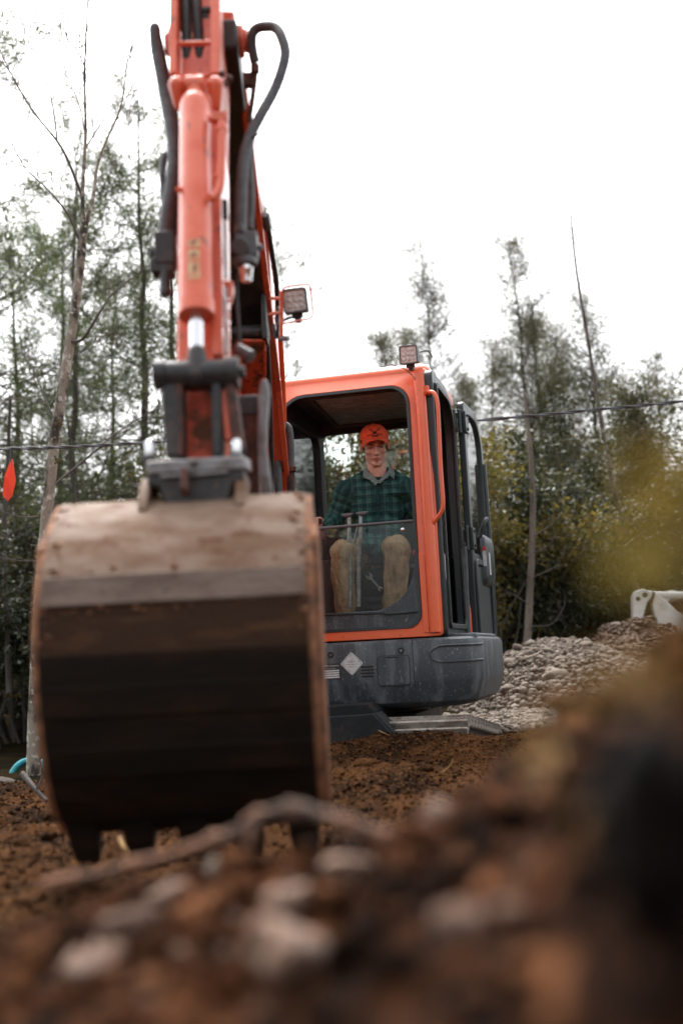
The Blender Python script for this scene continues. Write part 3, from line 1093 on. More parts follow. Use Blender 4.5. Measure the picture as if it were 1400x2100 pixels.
for (pts, Y, r0, lab) in (([(1245, 1260), (1240, 1150), (1228, 1000), (1222, 880)], 16, .03, 'thin dark sapling just left of the leaning trunk'),
                          ([(20, 1420), (14, 1250), (10, 1100), (16, 960), (22, 820)], 12, .035, 'slim dark sapling at the left edge behind the orange flag'),
                          ([(150, 1500), (160, 1350), (166, 1150), (150, 980), (140, 860)], 12.5, .03, 'slim dark sapling just right of the bare tree trunk')):
    q, r_ = trunk_px(pts, Y, r0, r0 * .45)
    lb = []
    for k in range(10):
        i = rg.integers(3, len(q) - 2)
        b_ = grow(rg, q[i], (rg.normal(), rg.normal() * .5, .3), rg.uniform(.4, .9), 5, .2, .03)
        lb.append([(b_, np.linspace(.007, .002, len(b_)))])
    make_tree('sapling', tuple(q[0]), lab, TB, [(q, r_)], lb, 'bark', cat='sapling')

# --- undergrowth: every shrub a thing
SH = 'shrubs of the forest undergrowth'
for k, (px, Y, H, Wd, nl, lm, lab) in enumerate((
        (-40, 13.0, 2.6, 1.5, 9000, 'leaf_dark', 'dark shrub at the left edge behind the orange flag'),
        (60, 14.5, 3.1, 1.6, 9000, 'leaf_olive', 'olive shrub behind the bare tree trunk'),
        (150, 12.5, 2.2, 1.4, 9000, 'leaf_dark', 'dark low shrub filling the gap between bare tree and bucket'),
        (230, 15.0, 3.6, 1.6, 10000, 'leaf_yellow', 'yellowing shrub above the left end of the bucket'),
        (300, 13.5, 2.8, 1.4, 8000, 'leaf_olive', 'olive shrub behind the left end of the bucket coupler'),
        (400, 16.0, 3.4, 1.8, 8000, 'leaf_yellow', 'yellow green shrub behind the arm linkage'),
        (520, 15.5, 3.0, 1.8, 8000, 'leaf_olive', 'olive shrub behind the lower boom'),
        (640, 14.5, 2.9, 1.6, 8000, 'leaf_olive', 'olive shrub seen through the left side of the cab'),
        (730, 15.5, 4.4, 1.8, 14000, 'leaf_olive', 'olive shrub seen through the rear window left of the orange cap'),
        (820, 15.0, 4.4, 1.8, 14000, 'leaf_olive', 'olive shrub seen through the rear window right of the orange cap'),
        (910, 14.5, 3.0, 1.5, 9000, 'leaf_dark', 'dark shrub seen through the door opening'),
        (1010, 13.8, 3.2, 1.3, 10000, 'leaf_yellow', 'yellowing shrub right beside the open cab door'),
        (1040, 15.5, 3.7, 1.6, 10000, 'leaf_olive', 'tall olive shrub left of the pale trunk'),
        (1120, 14.6, 3.4, 1.5, 12000, 'leaf_dark', 'dark shrub right behind the pale trunk'),
        (1185, 16.5, 3.5, 1.6, 10000, 'leaf_olive', 'olive shrub between the pale trunk and the leaning trunk'),
        (1230, 15.6, 2.4, 1.1, 10000, 'leaf_dark', 'dark low shrub above the brown soil heap'),
        (1300, 16.8, 3.2, 1.3, 9000, 'leaf_olive', 'olive shrub right of the leaning trunk'),
        (1370, 16.6, 2.6, 1.2, 9000, 'leaf_yellow', 'yellowing shrub at the right edge above the white loader'),
        (1440, 16.5, 3.4, 1.7, 8000, 'leaf_olive', 'olive shrub cut off by the right edge of the picture'),
        (20, 17.0, 3.4, 1.8, 8000, 'leaf_yellow', 'yellow green shrub high behind the orange flag'))):
    b_ = base_at(px, Y)
    shrub(b_, H, Wd, nl, 400 + k, lab, SH, lm, .075)

# --- the wood beyond, one mass nobody could count
rg = np.random.default_rng(33)
n = 150000
x = rg.uniform(-13, 15, n)
y = rg.uniform(19, 27, n)
tops = 4.1 + 1.5 * fbm(x * .45, y * .3, 0, 3, 51) + .9 * np.clip(-x / 3, 0, 1)
z = tops * rg.random(n) ** .75
k = fbm(x * .9, y * .9, z * .9, 3, 55) > -.25
C = np.stack([x, y, z], -1)[k]
V, Fq = cards(C, .11 * rg.uniform(.6, 1.3, len(C)), .06, rg)
wood = np_mesh('far_wood', V, Fq, M['leaf_olive'])
tag(wood, 'dark mass of far woodland behind the trees', 'woodland', kind='stuff')
n = 60000
x = rg.uniform(-9, 10, n)
y = rg.uniform(15.5, 19, n)
tops = 1.9 + .8 * fbm(x * .6, y * .4, 0, 3, 61)
z = tops * rg.random(n) ** .8
C = np.stack([x, y, z], -1)
V, Fq = cards(C, .11 * rg.uniform(.6, 1.3, len(C)), .065, rg)
und = np_mesh('undergrowth', V, Fq, M['leaf_dark'])
tag(und, 'dense dark undergrowth on the forest floor', 'undergrowth', kind='stuff')

# ================================================================== CABLE, FLAG, PIPE RING
pts = [at(-260, 930, 9.0), at(0, 921, 9.0), at(150, 916, 9.0), at(330, 906, 9.0), at(650, 890, 9.0), at(985, 862, 9.0), at(1200, 842, 9.0), at(1400, 823, 9.0), at(1700, 792, 9.0)]
cp = catmull(pts, 14)
mb = MB()
for s in range(2):
    ph = math.pi * s
    mb.tube([p + Vector((0, .008 * math.cos(i * .9 + ph), .008 * math.sin(i * .9 + ph))) for i, p in enumerate(cp)], .0085, 6)
cable = mb.build('overhead_cable', M['cable'])
tag(cable, 'twisted grey cable strung across in front of the trees', 'cable')
fl = thing('marker_flag', tuple(at(25, 922, 8.98)), 'orange marker flag hanging from the cable at the left edge', 'flag')
mb = MB()
mb.tube([at(25, 918, 8.98), at(25, 935, 8.98), at(23, 948, 8.98)], .011, 7)
mb.build('tie', M['rubber'], fl)
mb = MB()
top = at(24, 942, 8.98)
outl = [(22, 942), (27, 942), (32, 985), (27, 1017), (16, 1028), (4, 1014), (12, 975)]
fr = [at(a, b, 8.97) + Vector((0, .02 * math.sin(a * .4), 0)) for a, b in outl]
bk = [at(a + 1, b, 9.0) + Vector((0, .02 * math.sin(a * .4), 0)) for a, b in outl]
c1_, c2_ = at(18, 985, 8.95), at(18, 985, 9.02)
nf = len(outl)
mb.add(fr + [c1_] + bk + [c2_], [(i, (i + 1) % nf, nf) for i in range(nf)] + [(nf + 1 + (i + 1) % nf, nf + 1 + i, 2 * nf + 1) for i in range(nf)] +
       [(i, nf + 1 + i, nf + 1 + (i + 1) % nf, (i + 1) % nf) for i in range(nf)])
mb.build('cloth', M['flag'], fl, sharp=20)
mb = MB()
c = at(62, 1600, 9.8)
mb.tube([c + Vector((.165 * math.cos(a), .03 * math.sin(a), .165 * math.sin(a))) for a in np.linspace(0, 2 * math.pi, 40, endpoint=False)], .026, 10, closed=True)
mb.tube([c + Vector((.167 * math.cos(a), .05 + .03 * math.sin(a), .162 * math.sin(a))) for a in np.linspace(0, 2 * math.pi, 40, endpoint=False)], .024, 10, closed=True)
tag(mb.build('pipe_coil', M['turquoise']), 'turquoise coil of pipe standing behind the foot of the bare tree', 'pipe coil')

# ================================================================== WHITE LOADER at the right edge
YL = 13.9
ld = thing('white_loader', tuple(at(1420, 1330, YL + .4)), 'white loader with a curved lift arm behind the brown soil heap', 'loader')
for k, (dy, nm) in enumerate(((0, 'lift_arm'), (.75, 'lift_arm'))):
    mb = MB()
    up_ = [(1326, 1210), (1338, 1211), (1350, 1219), (1368, 1234), (1388, 1252), (1410, 1268), (1440, 1276), (1500, 1272)]
    lo_ = [(1500, 1330), (1440, 1330), (1400, 1322), (1378, 1312), (1372, 1316), (1352, 1288), (1342, 1262), (1336, 1236)]
    lp = [at(a, b, YL) + Vector((0, dy, 0)) for a, b in up_ + lo_]
    lp = [Vector((p.x + .75 * dy, YL + dy, p.z)) for p in lp]
    mb.prism(lp, (0, .1, 0))
    o = mb.build(nm, M['white_paint'], ld, bevel=.012)
    mb = MB()
    lp = [at(a, b, YL - .02) + Vector((.75 * dy, dy, 0)) for a, b in [(1297, 1222), (1302, 1212), (1318, 1206), (1330, 1210), (1337, 1218), (1326, 1236), (1319, 1262), (1316, 1300), (1315, 1345), (1297, 1345)]]
    mb.prism(lp, (0, .12, 0))
    mb.build('arm_post', M['white_paint'], ld, bevel=.012)
for px, py, r_ in ((1308, 1227, .028), (1322, 1219, .032), (1372, 1283, .035)):
    p = at(px, py, YL - .03)
    MB().cyl(p, p + Vector((0, .06, 0)), r_, 16).build('pivot_pin', M['rusty'], ld, bevel=.004)
mb = MB()
mb.prism([at(a, b, YL - .004) for a, b in ((1338, 1212), (1343, 1214), (1339, 1232), (1333, 1244), (1331, 1236))], (0, .03, 0))
mb.prism([at(a, b, YL - .004) for a, b in ((1380, 1282), (1386, 1284), (1392, 1300), (1392, 1318), (1387, 1312), (1384, 1296), (1378, 1290))], (0, .03, 0))
mb.build('arm_slots', M['rusty'], ld)['kind'] = 'stuff'
mb = MB()
mb.capsule(at(1342, 1218, YL + .2), at(1430, 1222, YL + .2), .04, .05)
mb.build('lift_cylinder', M['white_paint'], ld)
mb = MB()
p = at(1386, 1205, YL + .3)
mb.prism([at(a, b, YL + .25) for a, b in [(1388, 1232), (1402, 1216), (1520, 1190), (1520, 1250), (1400, 1250)]], (0, .7, 0))
mb.build('engine_hood', M['rusty'], ld, bevel=.02)
mb = MB()
mb.prism([at(a, b, YL + .12) for a, b in [(1352, 1318), (1372, 1290), (1392, 1300), (1560, 1310), (1560, 1400), (1352, 1400)]], (0, .6, 0))
mb.build('chassis', M['white_paint'], ld, bevel=.02)

# ================================================================== EXCAVATOR
YAW = R(14)
CU = Vector((math.cos(YAW), -math.sin(YAW), 0))
CV = Vector((math.sin(YAW), math.cos(YAW), 0))
CO = at(908, 1305, 7.0)
ZUP = Vector((0, 0, 1))


def C(u, v, z):
    return CO + CU * u + CV * v + ZUP * z


def on(px, py, v):
    """(u, z) where the sight line meets the plane v of the cab frame"""
    d = at(px, py, 1.0) - cam.location
    k = (CO + CV * v - cam.location).dot(CV) / d.dot(CV)
    p = cam.location + d * k - CO
    return p.dot(CU), p.z


def onp(px, py, v):
    u, z = on(px, py, v)
    return C(u, v, z)


cam_loc = Vector((0, 0, CAMZ))
cam.location = cam_loc
ROTC = Matrix((CU, CV, ZUP)).transposed()                   # cab axes as a rotation
ex = thing('excavator', (.1, 8.0, 0), 'orange compact excavator with an open cab door, its muddy bucket lowered towards the camera', 'excavator')


def prt(mb, name, m, bevel=0.0, parent=None, **kw):
    return mb.build(name, M[m] if isinstance(m, str) else m, parent or ex, bevel=bevel, **kw)


def bar(mb, a, b, wdt, th, up=Vector((1, 0, 0))):
    a, b = Vector(a), Vector(b)
    t = (b - a).normalized()
    s = (up - t * up.dot(t)).normalized()
    n = t.cross(s)
    lp = lambda p: [p + s * wdt / 2 + n * th / 2, p - s * wdt / 2 + n * th / 2, p - s * wdt / 2 - n * th / 2, p + s * wdt / 2 - n * th / 2]
    return mb.loft([lp(a), lp(b)])


# ---------------------------------------------------------------- undercarriage
M['shoe'] = mat('clay caked track shoe', (.30, .27, .235), (.17, .14, .115), 14, .4, .62, c3=(.10, .05, .028), s3=24, lo3=.58, hi3=.7, rough=.9, bump=.5, bscale=50)
TR, ZC, V0, V1 = .20, -.005, -.26, 1.15
TILT = .11
UPU = [(-.315, .175), (-1.50, -.99)]
per = 2 * (V1 - V0) + 2 * math.pi * TR


def track_pt(s):
    v, z, a = _track_pt(s)
    return v, z - TILT * (v - V0), a


def _track_pt(s):
    s %= per
    a = V1 - V0
    if s < a:
        return V0 + s, ZC + TR, 0.0
    s -= a
    if s < math.pi * TR:
        t = s / TR
        return V1 + TR * math.sin(t), ZC + TR * math.cos(t), t
    s -= math.pi * TR
    if s < a:
        return V1 - s, ZC - TR, math.pi
    s -= a
    t = math.pi + s / TR
    return V0 + TR * math.sin(t), ZC + TR * math.cos(t), t


CB = Vector((CO.x, CO.y, 0))
G = lambda u, v, z: CB + CU * u + CV * v + ZUP * z
prof = [(-.052, 0), (.052, 0), (.052, .014), (.035, .020), (.03, .062), (.012, .062), (.008, .022), (-.022, .022), (-.028, .05), (-.042, .05), (-.046, .016), (-.052, .014)]
shoe_me = None
for (ua, ub) in UPU:
    mb = MB()
    L_ = [track_pt(per * k / 48)[:2] for k in range(48)]
    mb.ring([G(ua + .05, v, z) for v, z in L_], [G(ua + .05, .445 + (v - .445) * .9, ZC - TILT * (v - V0) + (z - ZC + TILT * (v - V0)) * .72) for v, z in L_], CU * (ub - ua - .1))
    belt = prt(mb, 'track', 'rubber')
    ns = 34
    for k in range(ns):
        v, z, a = track_pt(per * k / ns)
        if shoe_me is None:
            s_ = MB()
            s_.prism([(-(ub - ua) / 2, y, zz) for y, zz in prof], (ub - ua, 0, 0))
            shoe_me = s_.build('track_shoe', M['shoe'], mesh_only=True)
            shoe_me.materials.append(M['shoe'])
        o = bpy.data.objects.new('track_shoe', shoe_me)
        COL.objects.link(o)
        o.parent = belt
        tv = CV * math.cos(a) - ZUP * math.sin(a)
        nv_ = CV * math.sin(a) + ZUP * math.cos(a)
        p = G((ua + ub) / 2, v, z) - ORIGIN[ex.name]
        o.matrix_local = Matrix.Translation(p) @ Matrix((CU, tv, nv_)).transposed().to_4x4()
    mb = MB()
    mb.box(G((ua + ub) / 2, .445, ZC - TILT * .7), (ub - ua - .16, 1.2, .2), ROTC)
    for vv in (V0, V1):
        mb.cyl(G(ua + .12, vv, ZC - TILT * (vv - V0)), G(ub - .12, vv, ZC - TILT * (vv - V0)), TR * .78, 24)
    prt(mb, 'track_frame', 'black_steel', .01)
mb = MB()
mb.box(G(-.66, .85, .13), (.8, 1.0, .24), ROTC)
mb.cyl(G(-.66, .85, .2), G(-.66, .85, .42), .4, 32)
prt(mb, 'slew_base', 'black_steel', .01)
mb = MB()
mb.prism([onp(a, b, -.52) for a, b in [(300, 1493), (560, 1478), (765, 1464), (806, 1508), (806, 1590), (300, 1600)]], CV * .05)
mb.prism([onp(a, b, -.5) for a, b in [(765, 1464), (768, 1461), (810, 1505), (806, 1508)]], CV * .2)
prt(mb, 'dozer_blade', 'blade_paint', .006)
mb = MB()
mb.prism([onp(a, b, -.2) for a, b in [(420, 1462), (700, 1445), (755, 1441), (770, 1456), (765, 1530), (420, 1540)]], CV * .7)
prt(mb, 'swing_frame', 'blade_paint', .012)

# ---------------------------------------------------------------- front skirt and house
def plan(ins):
    out = []
    u0, u1, v0, v1 = -1.30 + ins, .215 - ins, -.065 + ins, 1.75 - ins
    for cx, cv, a0, rad in ((u0, v0, 180, .12), (u1, v0, 270, .27), (u1, v1, 0, .5), (u0, v1, 90, .5)):
        rad = max(rad - ins * .6, .02)
        ox = cx + rad if cx == u0 else cx - rad
        oz = cv + rad if cv == v0 else cv - rad
        for i in range(9):
            a = R(a0 + 90 * i / 8)
            out.append((ox + rad * math.cos(a), oz + rad * math.sin(a)))
    return out


zt = CO.z
zb = onp(870, 1452, 0).z
Hs = zt - zb
mb = MB()
mb.loft([[G(u, v, zb + Hs * t) for u, v in plan(i)] for t, i in ((0, .16), (.03, .085), (.09, .045), (.2, .02), (.36, .004), (.40, 0), (.9, .0), (.955, .008), (.985, .028), (.99, .06))])
skirt = prt(mb, 'front_skirt', 'charcoal', sharp=24)
SV = -.066


def flat(px_pts, v, th):
    m_ = MB()
    m_.prism([onp(a, b, v) for a, b in px_pts], CV * th)
    return m_


# raised rim of the moulded recess on the right
def skirt_at(u, z, pr=.004):
    """point on the skirt's outer face at cab coordinate u"""
    r_ = .27
    uc = .215 - r_
    if u <= uc:
        return G(u, -.065 - pr, z)
    a = min((u - uc) / r_, math.pi / 2 * .98)
    return G(uc + (r_ + pr) * math.sin(a), -.065 + r_ - (r_ + pr) * math.cos(a), z)


zz0, zz1 = zb + Hs * .615, zb + Hs * .87
us = list(np.linspace(-.02, .32, 16))
loop_ = [skirt_at(u, zz1) for u in us] + [skirt_at(u, zz0 + .02) for u in reversed(us)]
path = [skirt_at(-.075, (zz0 + zz1) / 2 + .02)] + [skirt_at(-.06, zz1 - .02)] + [skirt_at(u, zz1) for u in us]
mb = MB()
mb.tube(path, .0075, 6)
mb.tube([skirt_at(-.075, (zz0 + zz1) / 2 + .02), skirt_at(-.06, zz0 + .03)] + [skirt_at(u, zz0 + .012) for u in us], .0075, 6)
prt(mb, 'moulded_rim', 'charcoal', parent=skirt)
mb = MB()
mb.tube([skirt_at(-.183, zt - .006, .001), skirt_at(-.18, zb + .1, .001)], .0022, 5)
prt(mb, 'panel_seam', 'ink', parent=skirt)
# hatch
h0, h1 = on(775, 1408, SV), on(839, 1342, SV)
ho = rr(h0[0], h1[0], h0[1], h1[1], .025)
hi_ = rr(h0[0] + .005, h1[0] - .005, h0[1] + .005, h1[1] - .005, .021)
mb = MB()
mb.ring([C(a, SV - .001, b) for a, b in ho], [C(a, SV - .001, b) for a, b in hi_], CV * .02)
hatch = prt(mb, 'hatch', 'ink')
mb = MB()
mb.prism([C(a, SV - .0035, b) for a, b in hi_], CV * .02)
prt(mb, 'hatch_lid', 'charcoal', .002, hatch)
p = onp(824, 1397, SV)
mb = MB()
mb.cyl(p, p - CV * .012, .014, 18)
mb.box(p - CV * .01 + ZUP * .012, (.012, .012, .035), ROTC)
prt(mb, 'latch', 'lamp_body', .002, hatch)
mb = MB()
mb.box(onp(805, 1347, SV) - CV * .003, (.085, .012, .008), ROTC)
prt(mb, 'hinge', 'black_trim', .002, hatch)
for px, py in ((678, 1343), (822, 1334)):
    p = onp(px, py, SV)
    mb = MB()
    mb.tube([p - CV * .004 + (CU * math.cos(a) + ZUP * math.sin(a)) * .015 for a in np.linspace(0, 2 * math.pi, 18, endpoint=False)], .0045, 6, closed=True)
    b_ = prt(mb, 'bolt_recess', 'ink', parent=skirt)
    prt(MB().cyl(p + CV * .001, p - CV * .006, .009, 6), 'bolt', 'grey_steel', .001, skirt)
for k in range(4):
    dx = (0, 3, 3, 7)[k]
    a = onp(741 + dx * .3, 1367.5 + 6.6 * k, SV)
    b = onp(766 - (2 if k in (0, 3) else 0), 1366.2 + 6.6 * k, SV)
    prt(MB().capsule(a - CV * .001, b - CV * .001, .0052, .0052, 8), 'vent_slot', 'ink', parent=skirt)
# diamond placard and data plate
cu, cz = on(721, 1361, SV)
h = .066
dl = [(math.cos(R(45)) * a - math.sin(R(45)) * b, math.sin(R(45)) * a + math.cos(R(45)) * b) for a, b in rr(-.052, .052, -.052, .052, .012)]
mb = MB()
mb.prism([C(cu + a, SV - .0055, cz + b) for a, b in dl], CV * .005)
dia = prt(mb, 'diamond_placard', 'sticker')
mb = MB()
mb.ring([C(cu + a * .93, SV - .0065, cz + b * .93) for a, b in dl], [C(cu + a * .89, SV - .0065, cz + b * .89) for a, b in dl], CV * .0012)
for k, (wd, zz) in enumerate(((.05, .012), (.07, -.004), (.045, -.02))):
    mb.box(C(cu, SV - .0062, cz + zz), (wd, .001, .0035), ROTC)
prt(mb, 'placard_print', mat('faded print', (.27, .28, .28), rough=.6), parent=dia)
mb = MB()
pa, pb = on(640, 1393, SV), on(698, 1360, SV)
pa = (pb[0] - .135, pb[1] - .096)
mb.prism([C(a, SV - .0045, b) for a, b in rr(pa[0], pb[0], pa[1], pb[1], .004)], CV * .004)
dp = mb.build('data_plate', M['plate_black'], ex)
mb = MB()
for k in range(4):
    zk = pb[1] - .044 - .0135 * k
    mb.box(C((pa[0] + pb[0]) / 2 - .002, SV - .0052, zk), (.119, .0012, .0095), ROTC)
prt(mb, 'white_field', 'sticker', parent=dp)


def text(body, size, origin, xdir, ydir, m, parent, name='lettering', bold=0.0, align='LEFT'):
    cu_ = bpy.data.curves.new('lettering', 'FONT')
    cu_.body = body
    cu_.size = size
    cu_.extrude = .0004
    cu_.offset = bold
    cu_.align_x = align
    to = bpy.data.objects.new('lettering', cu_)
    COL.objects.link(to)
    dg = bpy.context.evaluated_depsgraph_get()
    me = bpy.data.meshes.new_from_object(to.evaluated_get(dg))
    bpy.data.objects.remove(to)
    xd, yd = Vector(xdir).normalized(), Vector(ydir).normalized()
    me.transform(Matrix.Translation(origin) @ Matrix((xd, yd, xd.cross(yd))).transposed().to_4x4())
    me.materials.clear()
    return link(name, me, M[m], parent)


text('KUBOTA Corporation', .0125, C(pa[0] + .008, SV - .0052, pb[1] - .017), CU, ZUP, 'sticker', dp, bold=.0002)
text('MADE IN JAPAN', .0075, C(pa[0] + .05, SV - .0052, pb[1] - .031), CU, ZUP, 'sticker', dp)

# house behind the cab, and orange side panels below the door
mb = MB()
mb.loft([[G(u, v, zt + z) for u, v in rr(-1.28 + i, .07 - i, 1.16, 1.72 - i, (.02, .02, .4, .4), 8)] for z, i in ((-.005, 0), (.42, 0), (.52, .03), (.56, .12))])
prt(mb, 'engine_cover', 'orange', sharp=30)
mb = MB()
mb.loft([[G(u, v, zt + z) for u, v in rr(-1.27 + i, -1.07, .12, 1.2, .03)] for z, i in ((-.005, 0), (.25, 0), (.32, .04))])
prt(mb, 'side_cover', 'orange', sharp=30)
mb = MB()
mb.box(G(.09, .62, zt - .005), (.20, 1.0, .04), ROTC)
prt(mb, 'step_plate', 'charcoal', .012)

# ---------------------------------------------------------------- cab
CW, CH, CD = 1.045, 1.72, 1.14
outer = rr(-CW, 0, 0.004, CH, (.03, .03, .07, .14), 6)
inner = rr(-.985, -.125, .062, 1.60, (.04, .09, .13, .17), 6)
mb = MB()
mb.ring([C(u, 0 + .10 * max(0, z - 1.55) / .17, z) for u, z in outer], [C(u, 0 + .02 * max(0, z - 1.5) / .1, z) for u, z in inner], CV * .07)
front = prt(mb, 'front_frame', 'orange', .008)
mb = MB()                                                   # round bead down the right pillar, flat doubler plate below
mb.tube([C(-.045, .0, .03), C(-.045, -.004, .8), C(-.05, 0.0, 1.45), C(-.06, .03, 1.66)], .036, 16)
prt(mb, 'corner_bead', 'orange', parent=front)
mb = MB()
mb.prism([C(a, -.006, b) for a, b in ((-.118, .03), (-.082, .03), (-.086, .51), (-.122, .52))], CV * .01)
prt(mb, 'doubler_plate', 'orange', .002, front)
seal_o = rr(-.985, -.125, .062, 1.60, (.04, .09, .13, .17), 6)
seal_i = rr(-.967, -.143, .08, 1.582, (.03, .08, .115, .155), 6)
mb = MB()
mb.ring([C(u, -.006 + .02 * max(0, z - 1.5) / .1, z) for u, z in seal_o], [C(u, -.006 + .02 * max(0, z - 1.5) / .1, z) for u, z in seal_i], CV * .02)
prt(mb, 'window_seal', 'black_trim', parent=front)
# roof
mb = MB()
mb.loft([[C(u, v, z) for u, v in rr(-CW + i, 0 - i * .6, .075 + i * 1.3, CD + .02 - i, .08, 6)] for z, i in ((1.655, .004), (1.70, .0), (1.735, .02), (1.76, .06), (1.772, .16))])
prt(mb, 'roof', 'orange', sharp=50)
# dark lower panel with the quarter-round corner beside the lower glass
ztop = on(760, 1253, .01)[1]
mb = MB()
cr = [(-.97, .07), (-.14, .075), (-.135, on(866, 1140, .01)[1])]
for t in np.linspace(0, 1, 9):
    a, b = (-.15, on(862, 1145, .01)[1] - .01), (-.40, ztop)
    ctl = (-.17, ztop + .05)
    x = (1 - t) ** 2 * a[0] + 2 * t * (1 - t) * ctl[0] + t * t * b[0]
    z = (1 - t) ** 2 * a[1] + 2 * t * (1 - t) * ctl[1] + t * t * b[1]
    cr.append((x, z))
cr.append((-.97, ztop))
mb.prism([C(u, .012, z) for u, z in cr], CV * .03)
prt(mb, 'lower_panel', 'charcoal', .004)
mb = MB()
a, b = onp(640, 1261, .005), onp(875, 1252, .005)
bar(mb, a, onp(790, 1256, .005), .012, .012, ZUP)
bar(mb, onp(788, 1259, .0), b, .012, .016, ZUP)
prt(mb, 'wiper_blade', 'black_trim', .002)
# lower glass and its top rail
zr0, zr1 = on(660, 1081, .02)[1], on(848, 1070, .02)[1]
zr = (zr0 + zr1) / 2
mb = MB()
mb.prism([C(u, .024, z) for u, z in rr(-.975, -.14, .15, zr, .01)], CV * .005)
prt(mb, 'lower_windscreen', 'dusty_glass')
mb = MB()
mb.tube([C(-.985, .022, zr), C(-.13, .022, zr)], .0105, 10)
prt(mb, 'windscreen_rail', 'lamp_body')
p = onp(825, 1086, .015)
mb = MB()
mb.ell(p, (.014, .014, .014))
prt(mb, 'knob', 'chrome')
# left wall
def ring_u(u, vo, zo, vi, zi, ro, ri, th):
    m_ = MB()
    m_.ring([C(u, a, b) for a, b in rr(*vo, *zo, ro, 6)], [C(u, a, b) for a, b in rr(*vi, *zi, ri, 6)], CU * th)
    return m_


lw = prt(ring_u(-CW + .004, (.05, CD), (.0, 1.66), (.13, 1.02), (.62, 1.50), .05, .1, .05), 'left_wall', 'inner_dark', .006)
mb = MB()
mb.prism([C(-CW + .02, a, b) for a, b in rr(.12, 1.03, .61, 1.51, .1, 6)], CU * .006)
prt(mb, 'left_window', 'clear_glass')
# rear wall with its window
ra, rb = on(660, 1000, CD - .04), on(905, 878, CD - .04)
rt = on(760, 884, CD - .04)[1]
rbm = .78
wl = on(659, 950, CD - .04)[0]
mb = MB()
ro_, ri_ = rr(-CW + .01, -.02, 0, 1.66, .06, 6), rr(wl, -.12, rbm, rt, .055, 6)
mb.ring([C(u, CD - .05, z) for u, z in ro_], [C(u, CD - .05, z) for u, z in ri_], CV * .05)
prt(mb, 'rear_wall', 'inner_dark', .006)
mb = MB()
mb.prism([C(u, CD - .03, z) for u, z in rr(wl - .005, -.115, rbm - .01, rt + .005, .055, 6)], CV * .006)
prt(mb, 'rear_window', 'clear_glass')
prt(MB().box(C(-CW / 2, CD / 2 + .02, .012), (CW - .06, CD - .1, .03), ROTC), 'cab_floor', 'inner_dark')
# overhead: lining and the upper windscreen stowed under the roof
prt(MB().box(C(-CW / 2, CD / 2 + .03, 1.648), (CW - .06, CD - .12, .02), ROTC), 'headlining', 'inner_dark')
mb = MB()
sl_ = [C(-.80, .10, 1.60), C(-.17, .10, 1.60), C(-.17, .80, 1.545), C(-.80, .80, 1.545)]
mb.prism(sl_, ZUP * .008)
ow = prt(mb, 'stowed_windscreen', 'dark_glass')
mb = MB()
for a, b in ((0, 1), (1, 2), (2, 3), (3, 0)):
    bar(mb, sl_[a], sl_[b], .04, .03, ZUP)
prt(mb, 'screen_frame', 'inner_dark', .004, ow)
for pts in ([(758, 770, .16), (764, 781, .16), (772, 784, .16), (800, 779, .16), (806, 764, .16)], [(694, 850, .62), (700, 834, .62), (712, 828, .62), (738, 828, .62), (746, 833, .62), (752, 848, .62)]):
    mb = MB()
    mb.tube(catmull([onp(a, b, v) for a, b, v in pts], 5), .011, 8)
    prt(mb, 'grab_loop', 'rubber', parent=ow)
# right door surround, B pillar, rear quarter
mb = MB()
vo = rr(.035, .90, .0, 1.69, (.05, .08, .34, .06), 8)
vi = rr(.095, .80, .06, 1.61, (.04, .06, .27, .04), 8)
mb.ring([C(-.03, a, b) for a, b in vo], [C(-.03, a, b) for a, b in vi], CU * .055)
prt(mb, 'door_surround', 'black_trim', .008)
mb = MB()
vo2 = rr(.10, .815, .05, 1.62, (.04, .06, .27, .04), 8)
vi2 = rr(.125, .775, .08, 1.585, (.03, .05, .245, .03), 8)
mb.ring([C(.026, a, b) for a, b in vo2], [C(.026, a, b) for a, b in vi2], CU * .018)
prt(mb, 'door_seal', 'rubber', .004)
mb = MB()
mb.prism([C(-.035, a, b) for a, b in rr(.895, CD - .01, .0, 1.64, (.02, .02, .2, .02), 6)], CU * .04)
prt(mb, 'rear_quarter', 'inner_dark', .01)
mb = MB()
mb.prism([C(.03, a, b) for a, b in ((.86, .0), (1.16, .0), (1.16, .62), (.98, .5), (.90, .3))], CU * .03)
prt(mb, 'side_panel', 'orange', .01)
mb = MB()
mb.tube([C(.035, .83, .02), C(.045, .835, .5), C(.045, .835, .62)], .022, 10)
prt(mb, 'pillar_trim', 'grey_hose')
# handrail and inner handle on the front right pillar
mb = MB()
mb.tube(catmull([onp(876, 803, .0), onp(889, 806, -.03), onp(896, 824, -.04), onp(899, 870, -.04), onp(903, 960, -.04), onp(908, 1030, -.04), onp(904, 1050, -.035), onp(891, 1068, -.02), onp(884, 1078, .0)], 5), .013, 10)
hr = prt(mb, 'handrail', 'orange')
mb = MB()
mb.box(onp(885, 1080, .01), (.035, .05, .06), ROTC)
mb.box(onp(875, 801, .02), (.03, .04, .06), ROTC)
prt(mb, 'rail_foot', 'orange', .006, hr)
mb = MB()
mb.tube(catmull([onp(900, 936, .3), onp(890, 938, .3), onp(886, 956, .3), onp(887, 978, .3), onp(893, 990, .3), onp(902, 993, .3)], 5), .009, 8)
prt(mb, 'inner_handle', 'orange')
mb = MB()
mb.ell(onp(903, 1163, .55), (.04, .05, .14))
prt(mb, 'washer_bottle', 'sticker')

